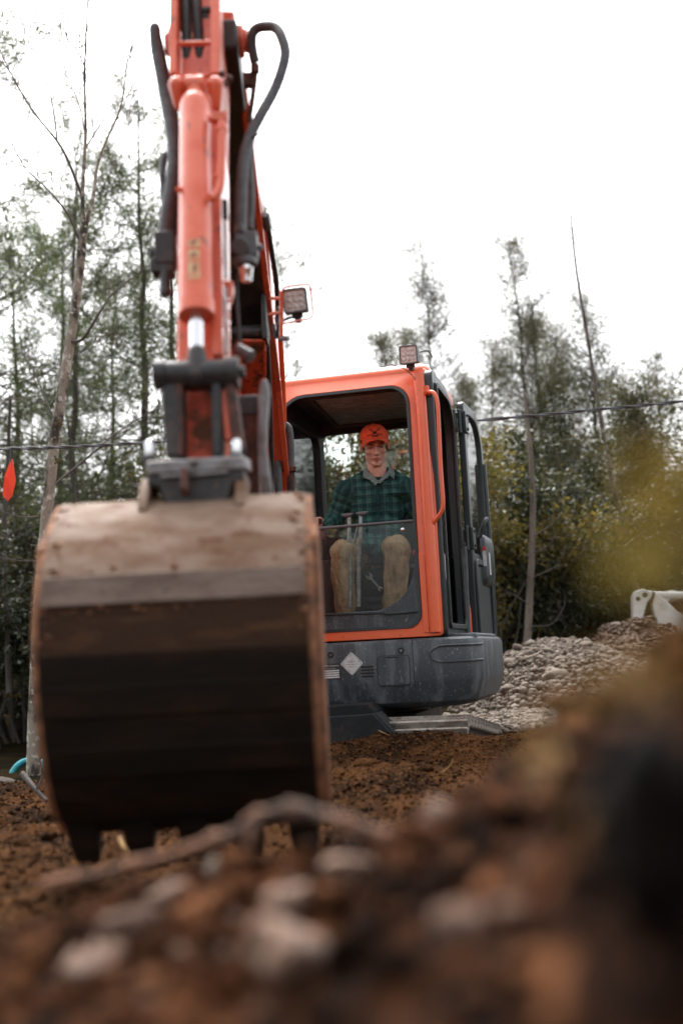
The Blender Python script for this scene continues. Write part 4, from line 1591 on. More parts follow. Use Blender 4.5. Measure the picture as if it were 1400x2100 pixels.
# work lamps
def lamp(c, size, fwd, upv, name='work_lamp', guard=False):
    fwd = fwd.normalized()
    rt_ = fwd.cross(upv).normalized() * -1
    up_ = rt_.cross(fwd) * -1
    up_ = upv - fwd * upv.dot(fwd)
    up_.normalize()
    rt_ = up_.cross(fwd).normalized()
    q = lambda a, b, d: c + rt_ * a + up_ * b + fwd * d
    s = size / 2
    m_ = MB()
    m_.loft([[q(a, b, -.035) for a, b in rr(-s * .7, s * .7, -s * .7, s * .7, s * .2)], [q(a, b, -.02) for a, b in rr(-s, s, -s, s, s * .22)], [q(a, b, .02) for a, b in rr(-s, s, -s, s, s * .22)]])
    m_.ring([q(a, b, .02) for a, b in rr(-s, s, -s, s, s * .22)], [q(a, b, .02) for a, b in rr(-s * .86, s * .86, -s * .86, s * .86, s * .16)], fwd * .008)
    lo = m_.build(name, M['lamp_body'], ex, bevel=.003)
    m_ = MB()
    m_.prism([q(a, b, .019) for a, b in rr(-s * .88, s * .88, -s * .88, s * .88, s * .16)], fwd * .004)
    m_.build('lens', M['lamp_lens'], lo)
    for i in (-1, 0, 1):
        for j in (-1, 0, 1):
            p = q(i * s * .5, j * s * .5, .022)
            MB().tube([p, p + fwd * .003, p + fwd * .005], [s * .2, s * .17, s * .06], 10).build('light_cell', M['lamp_lens'], lo)
    m_ = MB()
    m_.box(q(0, -s * 1.15, -.01), (s * .9, .025, s * .4), Matrix((rt_, fwd, up_)).transposed())
    m_.box(q(0, -s * 1.45, -.03), (s * .5, .04, s * .4), Matrix((rt_, fwd, up_)).transposed())
    m_.build('bracket', M['black_steel'], lo, bevel=.003)
    return lo


cl = onp(839, 728, -.02)
lamp(cl, .118, -CV + Vector((-.1, 0, -.12)), ZUP + CU * .02)
mb = MB()
mb.tube(catmull([onp(861, 722, .0), onp(872, 719, .05), onp(880, 722, .1), onp(885, 732, .15)], 5), .006, 6)
mb.tube(catmull([onp(800, 747, -.003), onp(815, 752, -.01), onp(830, 757, -.01), onp(845, 770, -.01), onp(853, 784, -.004)], 5), .0028, 5)
prt(mb, 'lamp_wire', 'rubber')

# the opened door, folded back along the cab
DH = C(.05, .86, 0)
DE = Vector((math.sin(YAW + R(3)), math.cos(YAW + R(3)), 0))
DN = Vector((DE.y, -DE.x, 0))
D = lambda s, z, t=0.0: DH + DE * s + DN * t + ZUP * z
DZ = onp(945, 822, .9).z - CO.z
mb = MB()
do = rr(.03, .72, -.09, DZ, (.05, .10, .30, .05), 8)
di = rr(.10, .655, .58, DZ - .07, (.04, .05, .24, .04), 8)
mb.ring([D(a, b) for a, b in do], [D(a, b) for a, b in di], DN * .045)
door = prt(mb, 'door', 'black_trim', .008)
mb = MB()
mb.prism([D(a, b, .018) for a, b in rr(.095, .66, .575, DZ - .065, (.04, .05, .24, .04), 8)], DN * .006)
prt(mb, 'door_glass', 'clear_glass', parent=door)
mb = MB()
mb.prism([D(a, b, .01) for a, b in rr(.05, .68, -.06, .58, .06, 6)], DN * .02)
prt(mb, 'lower_door_panel', 'black_trim', .003, door)
mb = MB()
mb.ring([D(a, b, .045) for a, b in rr(.06, .69, -.06, .54, .08, 6)], [D(a, b, .045) for a, b in rr(.1, .65, -.02, .50, .06, 6)], DN * .018)
mb.tube([D(.69, -.04, .05), D(.70, .5, .055), D(.69, DZ - .36, .05)], .02, 8)
prt(mb, 'door_rib', 'black_trim', .004, door)
px0 = D(.50, .60, .05)
mb = MB()
mb.loft([[D(a, b, .045) for a, b in rr(.34, .70, .36, .74, .05)], [D(a, b, .075) for a, b in rr(.36, .69, .38, .72, .05)], [D(a, b, .088) for a, b in rr(.39, .66, .41, .69, .04)]])
lk = prt(mb, 'lock_box', 'black_trim', sharp=25, parent=door)
mb = MB()
mb.prism([D(a, b, .0905) for a, b in rr(.41, .46, .44, .60, .004)], DN * .001)
mb.prism([D(.335, b, a) for a, b in ((.06, .5), (.085, .5), (.085, .64), (.06, .64))], -DE * .002)
prt(mb, 'label_strip', 'sticker', parent=lk)
mb = MB()
mb.prism([D(.333, b, a) for a, b in ((.06, .61), (.085, .61), (.085, .64), (.06, .64))], -DE * .002)
prt(mb, 'red_mark', 'red', parent=lk)
mb = MB()
mb.tube(catmull([D(.30, .70, .05), D(.30, .80, .09), D(.36, .84, .10), D(.42, .80, .07)], 5), .016, 8)
prt(mb, 'door_handle', 'rubber', parent=door)
for zc in (on(948, 866, .9)[1], on(950, 1105, .9)[1]):
    mb = MB()
    mb.box(C(.04, .82, zc), (.02, .09, .15), ROTC)
    mb.box(D(.06, zc, .05), (.02, .10, .15), Matrix((DN, DE, ZUP)).transposed())
    mb.cyl(D(-.005, zc - .085, .02), D(-.005, zc + .085, .02), .014, 12)
    hg = prt(mb, 'door_hinge', 'black_trim', .003)
    for dz in (-.05, .05):
        for p, d in ((C(.05, .82, zc + dz), CU), (D(.06, zc + dz, .06), DN)):
            prt(MB().cyl(p, p + d * .01, .011, 6), 'bolt', 'black_steel', parent=hg)

# ---------------------------------------------------------------- cab interior: seat, consoles, levers
mb = MB()
mb.loft([[C(u, v, z) for u, v in rr(-.74 + i, -.22 - i, .50 + i, 1.0, .07)] for z, i in ((.30, .03), (.36, 0), (.47, 0), (.50, .03))])
mb.loft([[C(u, v + (z - .45) * .12, z) for u, v in rr(-.73 + i, -.23 - i, .93, 1.06, .05)] for z, i in ((.45, .02), (.6, 0), (.98, .02), (1.03, .06))])
mb.box(C(-.48, .78, .17), (.4, .42, .3), ROTC)
prt(mb, 'operator_seat', 'seat')
p0, p1 = onp(748, 1152, .42), onp(788, 1150, .42)
mb = MB()
mb.capsule(p0, p1, .016, .016)
mb.tube([p0, p0 + CV * .1 + ZUP * -.02], .008, 8)
mb.tube([p1, p1 + CV * .1 + ZUP * -.02], .008, 8)
prt(mb, 'seat_lever', 'lamp_body')
for (ua, ub) in ((-.94, -.78), (-.19, -.06)):
    mb = MB()
    mb.loft([[C(u, v, z) for u, v in rr(ua, ub, .36, .95, .04)] for z in (.03, .50, .55)])
    prt(mb, 'console', 'inner_dark', .01)
mb = MB()
for k in range(5):
    mb.box(C(-.44, .50, .06 + .055 * k), (.3, .02, .035), ROTC)
prt(mb, 'seat_suspension', 'rubber', .004)
for (tx, ty, bx, by, dv) in ((716, 1057, 718, 1246, .17), (739, 1054, 735, 1244, .15)):
    t_, b_ = onp(tx, ty, dv), onp(bx, by, dv + .02)
    mb = MB()
    mid = onp((tx + bx) / 2 + 1, 1160, dv + .01)
    mb.tube([b_, onp(bx, 1140, dv + .01), onp(tx, 1100, dv)], .0155, 12)
    mb.tube([onp(tx, 1100, dv), t_], .0115, 12)
    tl = prt(mb, 'travel_lever', 'silver')
    mb = MB()
    sgn = -1 if tx < 730 else 1
    mb.loft([[t_ + CU * (a + sgn * .012) + CV * b + ZUP * z for a, b in rr(-w_, w_, -.018 * s_, .018 * s_, .014 * s_)] for z, w_, s_ in ((-.016, .012, .7), (-.004, .034, 1), (.006, .044, 1), (.014, .036, .7))])
    prt(mb, 'lever_grip', 'lamp_body', parent=tl, sharp=60)
mb = MB()
mb.tube([onp(734, 1078, .2), onp(722, 1135, .24)], .008, 8)
prt(mb, 'link_rod', 'silver')
jb, jt = onp(655, 1105, .42), onp(657, 1080, .40)
mb = MB()
mb.tube([jb, jt], [.03, .018], 10)
prt(mb, 'joystick_boot', 'rubber')
mb = MB()
mb.capsule(onp(643, 1069, .40), onp(655, 1070, .40), .021, .019)
prt(mb, 'joystick_grip', 'glove')
# wrench lying on the seat suspension, a thing of its own
wa, wb = onp(757, 1182, .40), onp(779, 1207, .40)
wd = (wb - wa).normalized()
wn = wd.cross(CV).normalized()
mb = MB()
bar(mb, wa + wd * .015, wb - wd * .01, .013, .006, wn)
hd = lambda c, s, r_: [c + (wd * a * s + wn * b) * r_ for a, b in ((.9, .5), (.9, -.5), (.2, -1), (-.9, -.8), (-.9, -.42), (-.1, -.42), (-.1, .42), (-.9, .42), (-.9, .8), (.2, 1))]
mb.prism(hd(wa, 1, .022), CV * .007)
mb.prism(hd(wb, -1, .016), CV * .007)
wr = mb.build('wrench', M['silver'], None, base=wa, bevel=.0015)
tag(wr, 'open ended wrench resting between the operator\'s knees in the cab', 'wrench')

# ---------------------------------------------------------------- boom
BXC = -.425
bw = .12
PB = lambda px, py, Y: (Y, at(px, py, Y).z)
tip = at(487, 100, 4.08)
bend = at(560, 690, 5.6)
mb = MB()
low = [PB(600, 1040, 6.62), PB(570, 800, 5.95), PB(560, 690, 5.55), PB(545, 560, 5.15), PB(520, 330, 4.55), PB(505, 175, 4.2), (3.98, tip.z - .03)]
up = [(3.98, tip.z + .10), (4.3, tip.z + .13), (4.9, tip.z + .06), (5.5, bend.z + .50), (6.05, bend.z + .30), (6.55, 1.9), (6.85, 1.45), (6.9, 1.05), (6.68, 1.0)]
prof = low + up
mb.prism([(BXC - bw, y, z) for y, z in prof], (2 * bw, 0, 0))
boom = prt(mb, 'boom', 'arm_orange', .012)
mb = MB()                                                   # lower flanges of the box section
for sx in (-1, 1):
    pts = [Vector((BXC + sx * (bw + .004), y, z)) for y, z in low[:-1]]
    for a, b in zip(pts, pts[1:]):
        bar(mb, a, b, .03, .035)
prt(mb, 'boom_flange', 'arm_orange', .006, boom)
mb = MB()                                                   # black plate painting the underside's shade between the flanges
pts = [Vector((BXC, y - .012, z - .012)) for y, z in low[2:-1]]
for a, b in zip(pts, pts[1:]):
    bar(mb, a, b, 2 * bw - .035, .01)
prt(mb, 'underside_shade', 'black_steel', parent=boom)
mb = MB()
mb.prism([(BXC - bw - .004, y, z) for y, z in ((3.96, tip.z - .06), (3.955, tip.z + .05), (4.1, tip.z + .09), (4.3, tip.z - .15), (4.225, at(505, 185, 4.2).z - .06))], (2 * bw + .012, 0, 0))
prt(mb, 'boom_nose_shade', 'black_steel', .012, boom)  # black cover added as painted shade over the boom tip
for sx in (-1, 1):
    mb = MB()
    p = Vector((-.42 + sx * .112, 4.06, tip.z + .02))
    mb.cyl(p, p + Vector((sx * .03, 0, 0)), .062, 28)
    mb.cyl(p + Vector((sx * .03, 0, 0)), p + Vector((sx * .045, 0, 0)), .045, 24)
    prt(mb, 'pivot_boss', 'arm_orange', .006, boom)
# boom cylinder under the boom, behind its orange guard plate
gp0, gp1 = at(517, 697, 5.25), at(520, 1010, 6.25)
mb = MB()
bar(mb, gp0, gp1, .125, .02)
bar(mb, gp0 + Vector((-.058, .05, 0)), gp1 + Vector((-.058, .05, 0)), .012, .12)
bar(mb, gp0 + Vector((.058, .05, 0)), gp1 + Vector((.058, .05, 0)), .012, .12)
cg = prt(mb, 'cylinder_guard', 'dirty_orange', .004)
for t in (.12, .34, .56, .78):
    for dx in (-.035, .04):
        p = gp0.lerp(gp1, t) + Vector((dx, -.012, 0))
        MB().cyl(p, p + Vector((0, -.008, -.006)), .009, 6).build('bolt', M['rusty'], cg)
mb = MB()
mb.capsule(gp0 + Vector((0, .12, .0)), gp1 + Vector((0, .12, 0)), .05, .055, 18)
prt(mb, 'boom_cylinder', 'black_steel')
pn = at(507, 682, 5.28)
mb = MB()
mb.cyl(pn + Vector((-.1, 0, 0)), pn + Vector((.1, 0, 0)), .035, 20)
for sx in (-1, 1):
    mb.prism([(pn.x + sx * .085 - .012, pn.y + a, pn.z + b) for a, b in ((-.06, -.05), (.05, -.06), (.25, .05), (.3, .28), (0, .3), (-.06, .06))], (.024, 0, 0))
prt(mb, 'cylinder_clevis', 'black_steel', .005)
mb = MB()
mb.prismx([(6.7, .62), (7.1, .62), (7.1, 1.3), (6.95, 1.45), (6.75, 1.3), (6.6, .95)], BXC - .13, BXC + .13)
prt(mb, 'swing_post', 'orange', .015)
# steel lines and hoses beside the boom
tb = at(571, 600, 5.7)
mb = MB()
mb.tube([at(571, 596, 5.75), at(574, 680, 5.95), at(580, 780, 6.25), at(583, 868, 6.45)], .0145, 10)
mb.tube([at(562, 760, 6.2), at(556, 640, 5.9), at(545, 480, 5.2), at(527, 385, 4.8)], .010, 8)
prt(mb, 'steel_line', 'orange')


def ribbed(pts, r_, n=8, pitch=.012, amp=.1, sides=10):
    P = catmull(pts, n)
    out = [P[0]]
    for a, b in zip(P, P[1:]):
        m_ = max(1, int((b - a).length / (pitch / 2)))
        out += [a.lerp(b, (i + 1) / m_) for i in range(m_)]
    m2 = MB()
    m2.tube(out, [r_ * (1 + (amp if i % 2 else -amp * .6)) for i in range(len(out))], sides)
    return m2


prt(ribbed([at(572, 1030, 6.35), at(570, 960, 6.35), at(571, 905, 6.38), at(577, 878, 6.42), at(587, 873, 6.45), at(594, 890, 6.45), at(596, 950, 6.45), at(596, 1020, 6.45)], .0215), 'corrugated_hose', 'grey_hose', sharp=70)
mb = MB()
mb.box(at(592, 963, 6.42), (.085, .06, .03))
mb.cyl(at(597, 968, 6.42), at(598, 1030, 6.42), .022, 12)
prt(mb, 'hose_clamp', 'rusty', .003)
prt(MB().tube(catmull([at(548, 458, 4.9), at(556, 510, 5.05), at(564, 560, 5.2), at(568, 600, 5.3), at(570, 655, 5.5)], 6), .013, 10), 'side_hose', 'rubber')
prt(MB().tube(catmull([at(546, 690, 5.35), at(549, 740, 5.5), at(553, 820, 5.7), at(558, 1010, 6.1)], 5), .014, 10), 'boom_hose', 'rubber')
prt(MB().cyl(at(543, 440, 4.85), at(549, 470, 4.92), .019, 8), 'hose_fitting', 'lamp_body', .003)
# lamp on the boom with its wire guard
lc = at(606, 618, 4.9)
lamp(lc, .108, Vector((-.06, -1, -.12)), Vector((-.06, 0, 1)))
gpts = [(577, 600), (583, 590), (600, 586), (628, 584), (636, 590), (641, 640), (636, 652), (620, 656), (582, 663), (576, 655)]
mb = MB()
mb.tube(catmull([at(a, b, 4.84) for a, b in gpts], 4), .0045, 8, closed=False)
for a, b in (((577, 612), (555, 612)), ((576, 640), (552, 645))):
    mb.tube([at(*a, 4.84), at(*b, 5.0)], .008, 8)
mb.tube([at(577, 600, 4.84), at(577, 690, 4.9)], .009, 8)
prt(mb, 'lamp_guard', 'arm_orange')
mb = MB()
mb.tube(catmull([at(600, 650, 4.88), at(585, 655, 4.9), at(572, 665, 4.95), at(566, 690, 5.0)], 5), .006, 6)
mb.tube(catmull([at(566, 650, 5.0), at(570, 680, 5.0), at(565, 692, 5.0), at(561, 665, 5.0)], 5), .008, 6)
mb.ell(at(572, 640, 4.95), (.018, .018, .025))
prt(mb, 'lamp_cable', 'rubber')
p = at(573, 695, 5.0)
prt(MB().cyl(p, p + Vector((.04, -.02, -.005)), .012, 8), 'guard_bolt', 'grey_steel', .002)

# ---------------------------------------------------------------- arm (dipper)
AX, AW = -.418, .072
A0 = at(425, 930, 3.42)
A1 = at(425, 735, 3.46)
mb = MB()
fr_ = [(3.40, at(425, 960, 3.4).z), (3.46, A1.z), (3.66, at(440, 330, 3.66).z), (3.80, at(440, 120, 3.80).z), (3.90, at(440, -60, 3.9).z)]
bk_ = [(4.25, at(440, -40, 4.2).z), (4.22, tip.z + .05), (4.12, tip.z - .18), (3.96, at(440, 330, 3.9).z), (3.72, A1.z), (3.56, A0.z - .06), (3.46, A0.z - .09)]
mb.prism([(AX - AW, y, z) for y, z in fr_ + bk_], (2 * AW, 0, 0))
arm = prt(mb, 'arm', 'arm_orange', .01)
mb = MB()                                                   # mud smeared lower face
bar(mb, at(423, 790, 3.438) + Vector((0, -.004, 0)), at(423, 955, 3.395) + Vector((0, -.004, 0)), .118, .012)
prt(mb, 'arm_face', 'dirty_orange', .003, arm)
mb = MB()
p, q = at(459, 250, 3.66), at(466, 735, 3.435)
bar(mb, Vector((AX + .062, p.y, p.z)), Vector((AX + .062, q.y - .02, q.z)), .03, .03)
prt(mb, 'arm_rail', 'arm_orange', .004, arm)
mb = MB()
bar(mb, at(461, 412, 3.53), at(462, 448, 3.515), .018, .02)
prt(mb, 'rail_slot', 'ink', parent=arm)
mb = MB()
bar(mb, at(461, 455, 3.515), at(463, 570, 3.46), .010, .02)
bar(mb, at(463, 590, 3.47), at(464, 725, 3.40), .008, .02)
prt(mb, 'rail_strip', 'grey_steel', parent=arm)
mb = MB()
mb.prism([at(a, b, 3.5) for a, b in ((455, 575), (477, 575), (477, 590), (470, 620), (462, 590))], (0, .06, 0))
prt(mb, 'rail_stop', 'arm_orange', .004, arm)
# upper bracket: two uprights, two crossbars
for xa in (358.5, 444):
    mb = MB()
    b0, b1 = at(xa, 172, 3.70), at(xa + 2, -60, 3.86)
    bar(mb, b0, b1, .026 if xa < 400 else .033, .10)
    prt(mb, 'bracket_plate', 'arm_orange', .005)
mb = MB()
mb.cyl(at(362, 90, 3.72), at(440, 88, 3.72), .0095, 12)
prt(mb, 'bracket_crossbar', 'arm_orange')
mb = MB()
mb.cyl(at(362, 157, 3.68), at(440, 154, 3.68), .007, 12)
prt(mb, 'bracket_crossbar', 'arm_orange')
mb = MB()
mb.box(at(402, 60, 3.95), (.15, .03, .5))
prt(mb, 'bracket_back', 'black_steel')
for xa, xb in ((380, 384), (403, 412)):
    prt(ribbed([at(xb, 165, 3.82), at((xa + xb) / 2 + 1, 90, 3.82), at(xa, 12, 3.84), at(xa, -50, 3.9)], .0185, pitch=.03, amp=.07), 'spiral_hose', 'rubber', sharp=70)
mb = MB()
bar(mb, at(416, 20, 3.86), at(430, 70, 3.86), .03, .03)
bar(mb, at(410, 22, 3.85), at(432, 20, 3.85), .02, .02, ZUP)
prt(mb, 'hose_guide', 'black_steel', .004)
# bucket cylinder
c0, c1 = at(400, 190, 3.615), at(403, 650, 3.375)
ax_ = (c1 - c0).normalized()
mb = MB()
mb.tube([c0 + ax_ * .02, c0 + ax_ * .035, c0 + ax_ * .06, c1 - ax_ * .05], [.033, .046, .0515, .0515], 32)
mb.tube([c0 - ax_ * .06, c0 + ax_ * .03], .029, 24)
bc = prt(mb, 'bucket_cylinder', 'arm_orange', sharp=30)
mb = MB()
mb.tube([c1 - ax_ * .055, c1 - ax_ * .05, c1 - ax_ * .003, c1], [.05, .056, .056, .052], 32)
prt(mb, 'gland_collar', 'arm_orange', parent=bc, sharp=30)
e1 = at(404, 752, 3.325)
mb = MB()
mb.tube([c1 - ax_ * .02, e1], .0225, 24)
prt(mb, 'piston_rod', 'chrome', parent=bc)
mb = MB()
mb.cyl(c0 - ax_ * .03 + Vector((-.031, 0, 0)), c0 - ax_ * .03 + Vector((.031, 0, 0)), .034, 24)
prt(mb, 'cylinder_eye', 'arm_orange', .004, bc)
for px in (364, 442):
    p = at(px, 186, 3.63)
    mb = MB()
    mb.capsule(p + Vector((0, 0, .02)), p + Vector((0, .02, -.045)), .030, .016, 18)
    prt(mb, 'clevis_cheek', 'arm_orange', parent=bc)
FN = (Vector((0, -1, 0)) - ax_ * ax_.dot(Vector((0, -1, 0)))).normalized()
for (pa_, pb_, w_) in (((401, 492), (401, 512), .026), ((400, 519), (400, 545), .026), ((400, 548), (400, 590), .024)):
    p, q = at(*pa_, 3.4), at(*pb_, 3.4)
    mb = MB()
    loops = []
    for s in (0, 1):
        cc = c0 + ax_ * (((p if s == 0 else q) - c0).dot(ax_))
        loops.append([cc + (Vector((math.sin(a), 0, 0)) + FN * math.cos(a)) * .0522 for a in np.linspace(-.38, .38, 7)])
    vs = loops[0] + loops[1]
    mb.add(vs, [(i, i + 1, 8 + i, 7 + i) for i in range(6)])
    prt(mb, 'warning_decal', 'decal_yellow', parent=bc)
    mb = MB()
    cc = c0 + ax_ * (((p + q) / 2 - c0).dot(ax_))
    f_ = cc + FN * .0528
    if w_ == .026:
        bar(mb, f_ + Vector((-.008, 0, -.004)), f_ + Vector((.006, 0, .006)), .005, .001, Vector((0, 0, 1)))
    else:
        bar(mb, f_ + Vector((.004, 0, .015)), f_ + Vector((-.003, 0, -.015)), .004, .001)
    prt(mb, 'decal_mark', 'ink', parent=bc)
mb = MB()                                                   # feed pipe along the cylinder
mb.box(at(451, 242, 3.54), (.048, .04, .026))
mb.cyl(at(440, 243, 3.54), at(432, 243, 3.55), .015, 10)
mb.tube(catmull([at(455, 250, 3.53), at(455, 300, 3.505), at(453, 365, 3.475), at(449, 390, 3.46), at(437, 405, 3.45), at(428, 405, 3.44)], 5), .0145, 10)
mb.cyl(at(455, 262, 3.53), at(455, 270, 3.525), .02, 12)
mb.cyl(at(437, 362, 3.47), at(450, 362, 3.47), .008, 8)
mb.cyl(at(361, 390, 3.47), at(372, 388, 3.47), .009, 8)
prt(mb, 'feed_pipe', 'arm_orange', .003)
# hoses, left side
mb = ribbed([at(318, 58, 3.9), at(321, 100, 3.9), at(330, 150, 3.88), at(340, 205, 3.85), at(351, 265, 3.8), at(356, 320, 3.76), at(350, 390, 3.72), at(340, 450, 3.7), at(335, 500, 3.68)], .0215, pitch=.026, amp=.05, sides=12)
mb.ell(at(318, 60, 3.9), (.0215, .0215, .026))
mb.tube(catmull([at(318, 62, 3.9), at(330, 110, 4.0), at(340, 165, 4.1)], 6), .018, 10)
prt(mb, 'left_hose', 'grey_hose', sharp=70)
prt(ribbed([at(352, 190, 3.95), at(356, 250, 3.9), at(361, 310, 3.85), at(360, 400, 3.8), at(354, 470, 3.75), at(352, 540, 3.72)], .019, pitch=.026, amp=.05), 'left_hose', 'rubber', sharp=70)
prt(MB().tube(catmull([at(350, 315, 3.78), at(336, 325, 3.78), at(333, 360, 3.76), at(338, 420, 3.74)], 6), .011, 8), 'left_hose', 'grey_hose')
mb = MB()
mb.box(at(341, 515, 3.68), (.065, .09, .11))
mb.box(at(318, 520, 3.68), (.035, .04, .03))
mb.box(at(335, 550, 3.68), (.075, .08, .05))
mb.cyl(at(339, 540, 3.66), at(340, 602, 3.64), .0195, 16)
mb.cyl(at(340, 592, 3.64), at(340.5, 608, 3.64), .021, 16)
prt(mb, 'left_coupling', 'black_steel', .004)
# hoses, right side: the tall loop
prt(ribbed([at(523, 128, 4.02), at(517, 100, 4.0), at(517, 72, 3.98), at(527, 58, 3.97), at(548, 54, 3.95), at(566, 58, 3.93), at(578, 78, 3.9), at(585, 110, 3.88), at(576, 150, 3.86), at(560, 190, 3.84), at(535, 235, 3.8), at(515, 275, 3.78), at(502, 320, 3.75), at(496, 380, 3.72), at(493, 468, 3.70)],
           .0195, pitch=.022, amp=.05, sides=12), 'loop_hose', 'grey_hose', sharp=70)
prt(MB().tube(catmull([at(513, 275, 3.86), at(512, 330, 3.85), at(515, 400, 3.82), at(512, 470, 3.8)], 6), .014, 8), 'inner_hose', 'grey_hose')
mb = MB()
mb.tube([at(523, 128, 4.02), at(523, 160, 4.03), at(516, 215, 4.03), at(510, 250, 4.04)], .011, 8)
mb.cyl(at(523, 132, 4.02), at(523, 150, 4.02), .018, 10)
mb.box(at(512, 165, 4.05), (.05, .04, .05))
prt(mb, 'hose_pipe', 'rusty', .003)
mb = MB()
mb.tube([at(517, 282, 3.76), at(528, 277, 3.74), at(538, 271, 3.73)], [.006, .004, .002], 5)
prt(mb, 'cable_tie', 'grey_hose')
mb = MB()
mb.cyl(at(493, 462, 3.7), at(494, 480, 3.7), .024, 6)
mb.box(at(506, 505, 3.72), (.075, .07, .085))
mb.cyl(at(492, 505, 3.68), at(492, 505, 3.66), .03, 20)
mb.cyl(at(503, 530, 3.70), at(504, 545, 3.70), .04, 20)
mb.cyl(at(527, 508, 3.72), at(538, 508, 3.72), .012, 10)
cp_ = prt(mb, 'right_coupling', 'lamp_body', .005)
mb = MB()
for k in range(5):
    p = at(504, 547 + 6 * k, 3.69)
    mb.cyl(p, p + Vector((0, .004, -.008)), .024 - .001 * k, 16)
mb.cyl(at(504, 545, 3.69), at(505, 577, 3.69), .017, 14)
prt(mb, 'coupling_spring', 'chrome', parent=cp_)
prt(MB().tube(catmull([at(489, 560, 3.7), at(486, 610, 3.68), at(490, 670, 3.66), at(492, 715, 3.65)], 6), .0055, 6), 'thin_cable', 'rubber')
a, b = at(487, 717, 3.62), at(515, 732, 3.60)
mb = MB()
mb.tube([a, b, b + (b - a) * .02], [.0215, .0215, .018], 18)
prt(mb, 'dust_cap', 'lamp_body')
mb = MB()
for px, py in ((455, 152), (470, 160), (462, 172)):
    mb.ell(at(px, py, 3.66), (.012, .012, .012))
prt(mb, 'grease_fitting', 'rusty')

# ---------------------------------------------------------------- bucket linkage and coupler
mb = MB()
p, q = at(318, 769, 3.33), at(490, 763, 3.33)
mb.tube([p, p.lerp(q, .13), p.lerp(q, .135), p.lerp(q, .5), p.lerp(q, .82), p.lerp(q, .825), q], [.046, .046, .040, .041, .040, .046, .046], 28)
link_ = prt(mb, 'link_tube', 'black_steel', sharp=35)
prt(MB().cyl(q, q + Vector((.018, 0, 0)), .02, 6), 'bolt', 'black_steel', .003, link_)
mb = MB()
p, q = at(404, 724, 3.335), at(404, 770, 3.32)
mb.capsule(p, q, .027, .036, 20)
prt(mb, 'rod_eye', 'black_steel', parent=bc)
for (a, b, w_, m_) in (((352, 792), (362, 940), .05, 'black_steel'), ((372, 792), (374, 940), .02, 'rusty'), ((447, 792), (449, 940), .03, 'black_steel'), ((474, 792), (492, 925), .03, 'rusty')):
    mb = MB()
    bar(mb, at(*a, 3.36), at(*b, 3.36), w_, .10)
    prt(mb, 'link_plate', m_, .006)
mb = MB()
bar(mb, at(458, 800, 3.345), at(470, 905, 3.345), .024, .03)
prt(mb, 'link_bar', 'arm_orange', .006)
mb = MB()
mb.box(at(372, 790, 3.36) + Vector((.075, 0, .01)), (.20, .08, .05))
prt(mb, 'link_web', 'black_steel', .008)
ct = at(405, 948, 3.24)
mb = MB()
mb.prism([at(a, b, 3.20) for a, b in ((300, 946), (500, 934), (503, 962), (300, 974))], (0, .24, .03))
cpl = prt(mb, 'coupler_plate', 'grey_steel', .006)
mb = MB()
mb.prism([at(a, b, 3.21) for a, b in ((302, 972), (500, 960), (500, 985), (478, 990), (470, 1030), (335, 1035), (325, 1000), (302, 995))], (0, .22, 0))
prt(mb, 'coupler_block', 'black_steel', .008, cpl)
mb = MB()
bar(mb, at(329, 978, 3.20), at(372, 975, 3.20), .01, .012, ZUP)
bar(mb, at(388, 974, 3.20), at(468, 968, 3.20), .01, .012, ZUP)
prt(mb, 'coupler_lip', 'grey_steel', .002, cpl)
mb = MB()
bar(mb, at(379, 965, 3.19), at(379, 1010, 3.17), .022, .05)
prt(mb, 'coupler_rib', 'rusty', .004, cpl)
for px, py in ((307, 912), (484, 908)):
    mb = MB()
    p = at(px, py, 3.30)
    mb.capsule(p + Vector((0, 0, -.03)), p, .013, .014, 14)
    pin = prt(mb, 'retaining_pin', 'chrome')
    mb = MB()
    mb.box(p + Vector((0, 0, -.05)), (.036, .06, .035))
    prt(mb, 'pin_base', 'black_steel', .006, pin)
p = at(397, 947, 3.19)
prt(MB().ell(p, (.014, .012, .012)), 'bolt', 'grey_steel', parent=cpl)
# thumb standing right of the arm
mb = MB()
mb.prism([at(a, b, 3.60) for a, b in ((537, 776), (549, 780), (552, 800), (547, 870), (545, 915), (552, 965), (562, 1030), (542, 1030), (531, 960), (528, 880), (530, 800))], (0, .06, 0))
th = prt(mb, 'thumb', 'grey_steel', .006)
mb = MB()
mb.prism([at(a, b, 3.66) for a, b in ((487, 850), (529, 848), (532, 1040), (500, 1040))], (0, .12, 0))
prt(mb, 'thumb_body', 'rusty', .006, th)
mb = MB()
mb.prism([at(a, b, 3.655) for a, b in ((485, 811), (529, 809), (529, 850), (487, 853))], (0, .13, 0))
prt(mb, 'thumb_cap', 'black_steel', .006, th)

# ---------------------------------------------------------------- bucket
bk = MB()
BX0, BX1 = -.797, -.102
BP = [(3.235, 1.098), (3.17, 1.062), (3.10, 1.005), (3.035, .935), (2.985, .862), (2.955, .785), (2.945, .73), (2.945, .66), (2.955, .58), (2.975, .50), (3.0, .42), (3.04, .345), (3.09, .28), (3.15, .225), (3.225, .182)]


def offset(prof, d):
    out = []
    for i, (y, z) in enumerate(prof):
        a = prof[max(i - 1, 0)]
        b = prof[min(i + 1, len(prof) - 1)]
        ty, tz = b[0] - a[0], b[1] - a[1]
        l = math.hypot(ty, tz)
        out.append((y - tz / l * d, z + ty / l * d))
    return out


# tangent runs downwards, so the inside (away from the camera) is at +y
inn = [(y, z) for y, z in offset(BP, .018)]
if sum(p[0] for p in inn) < sum(p[0] for p in BP):
    inn = offset(BP, -.018)
U_ = 5
xs_ = np.linspace(BX0, BX1, 30)


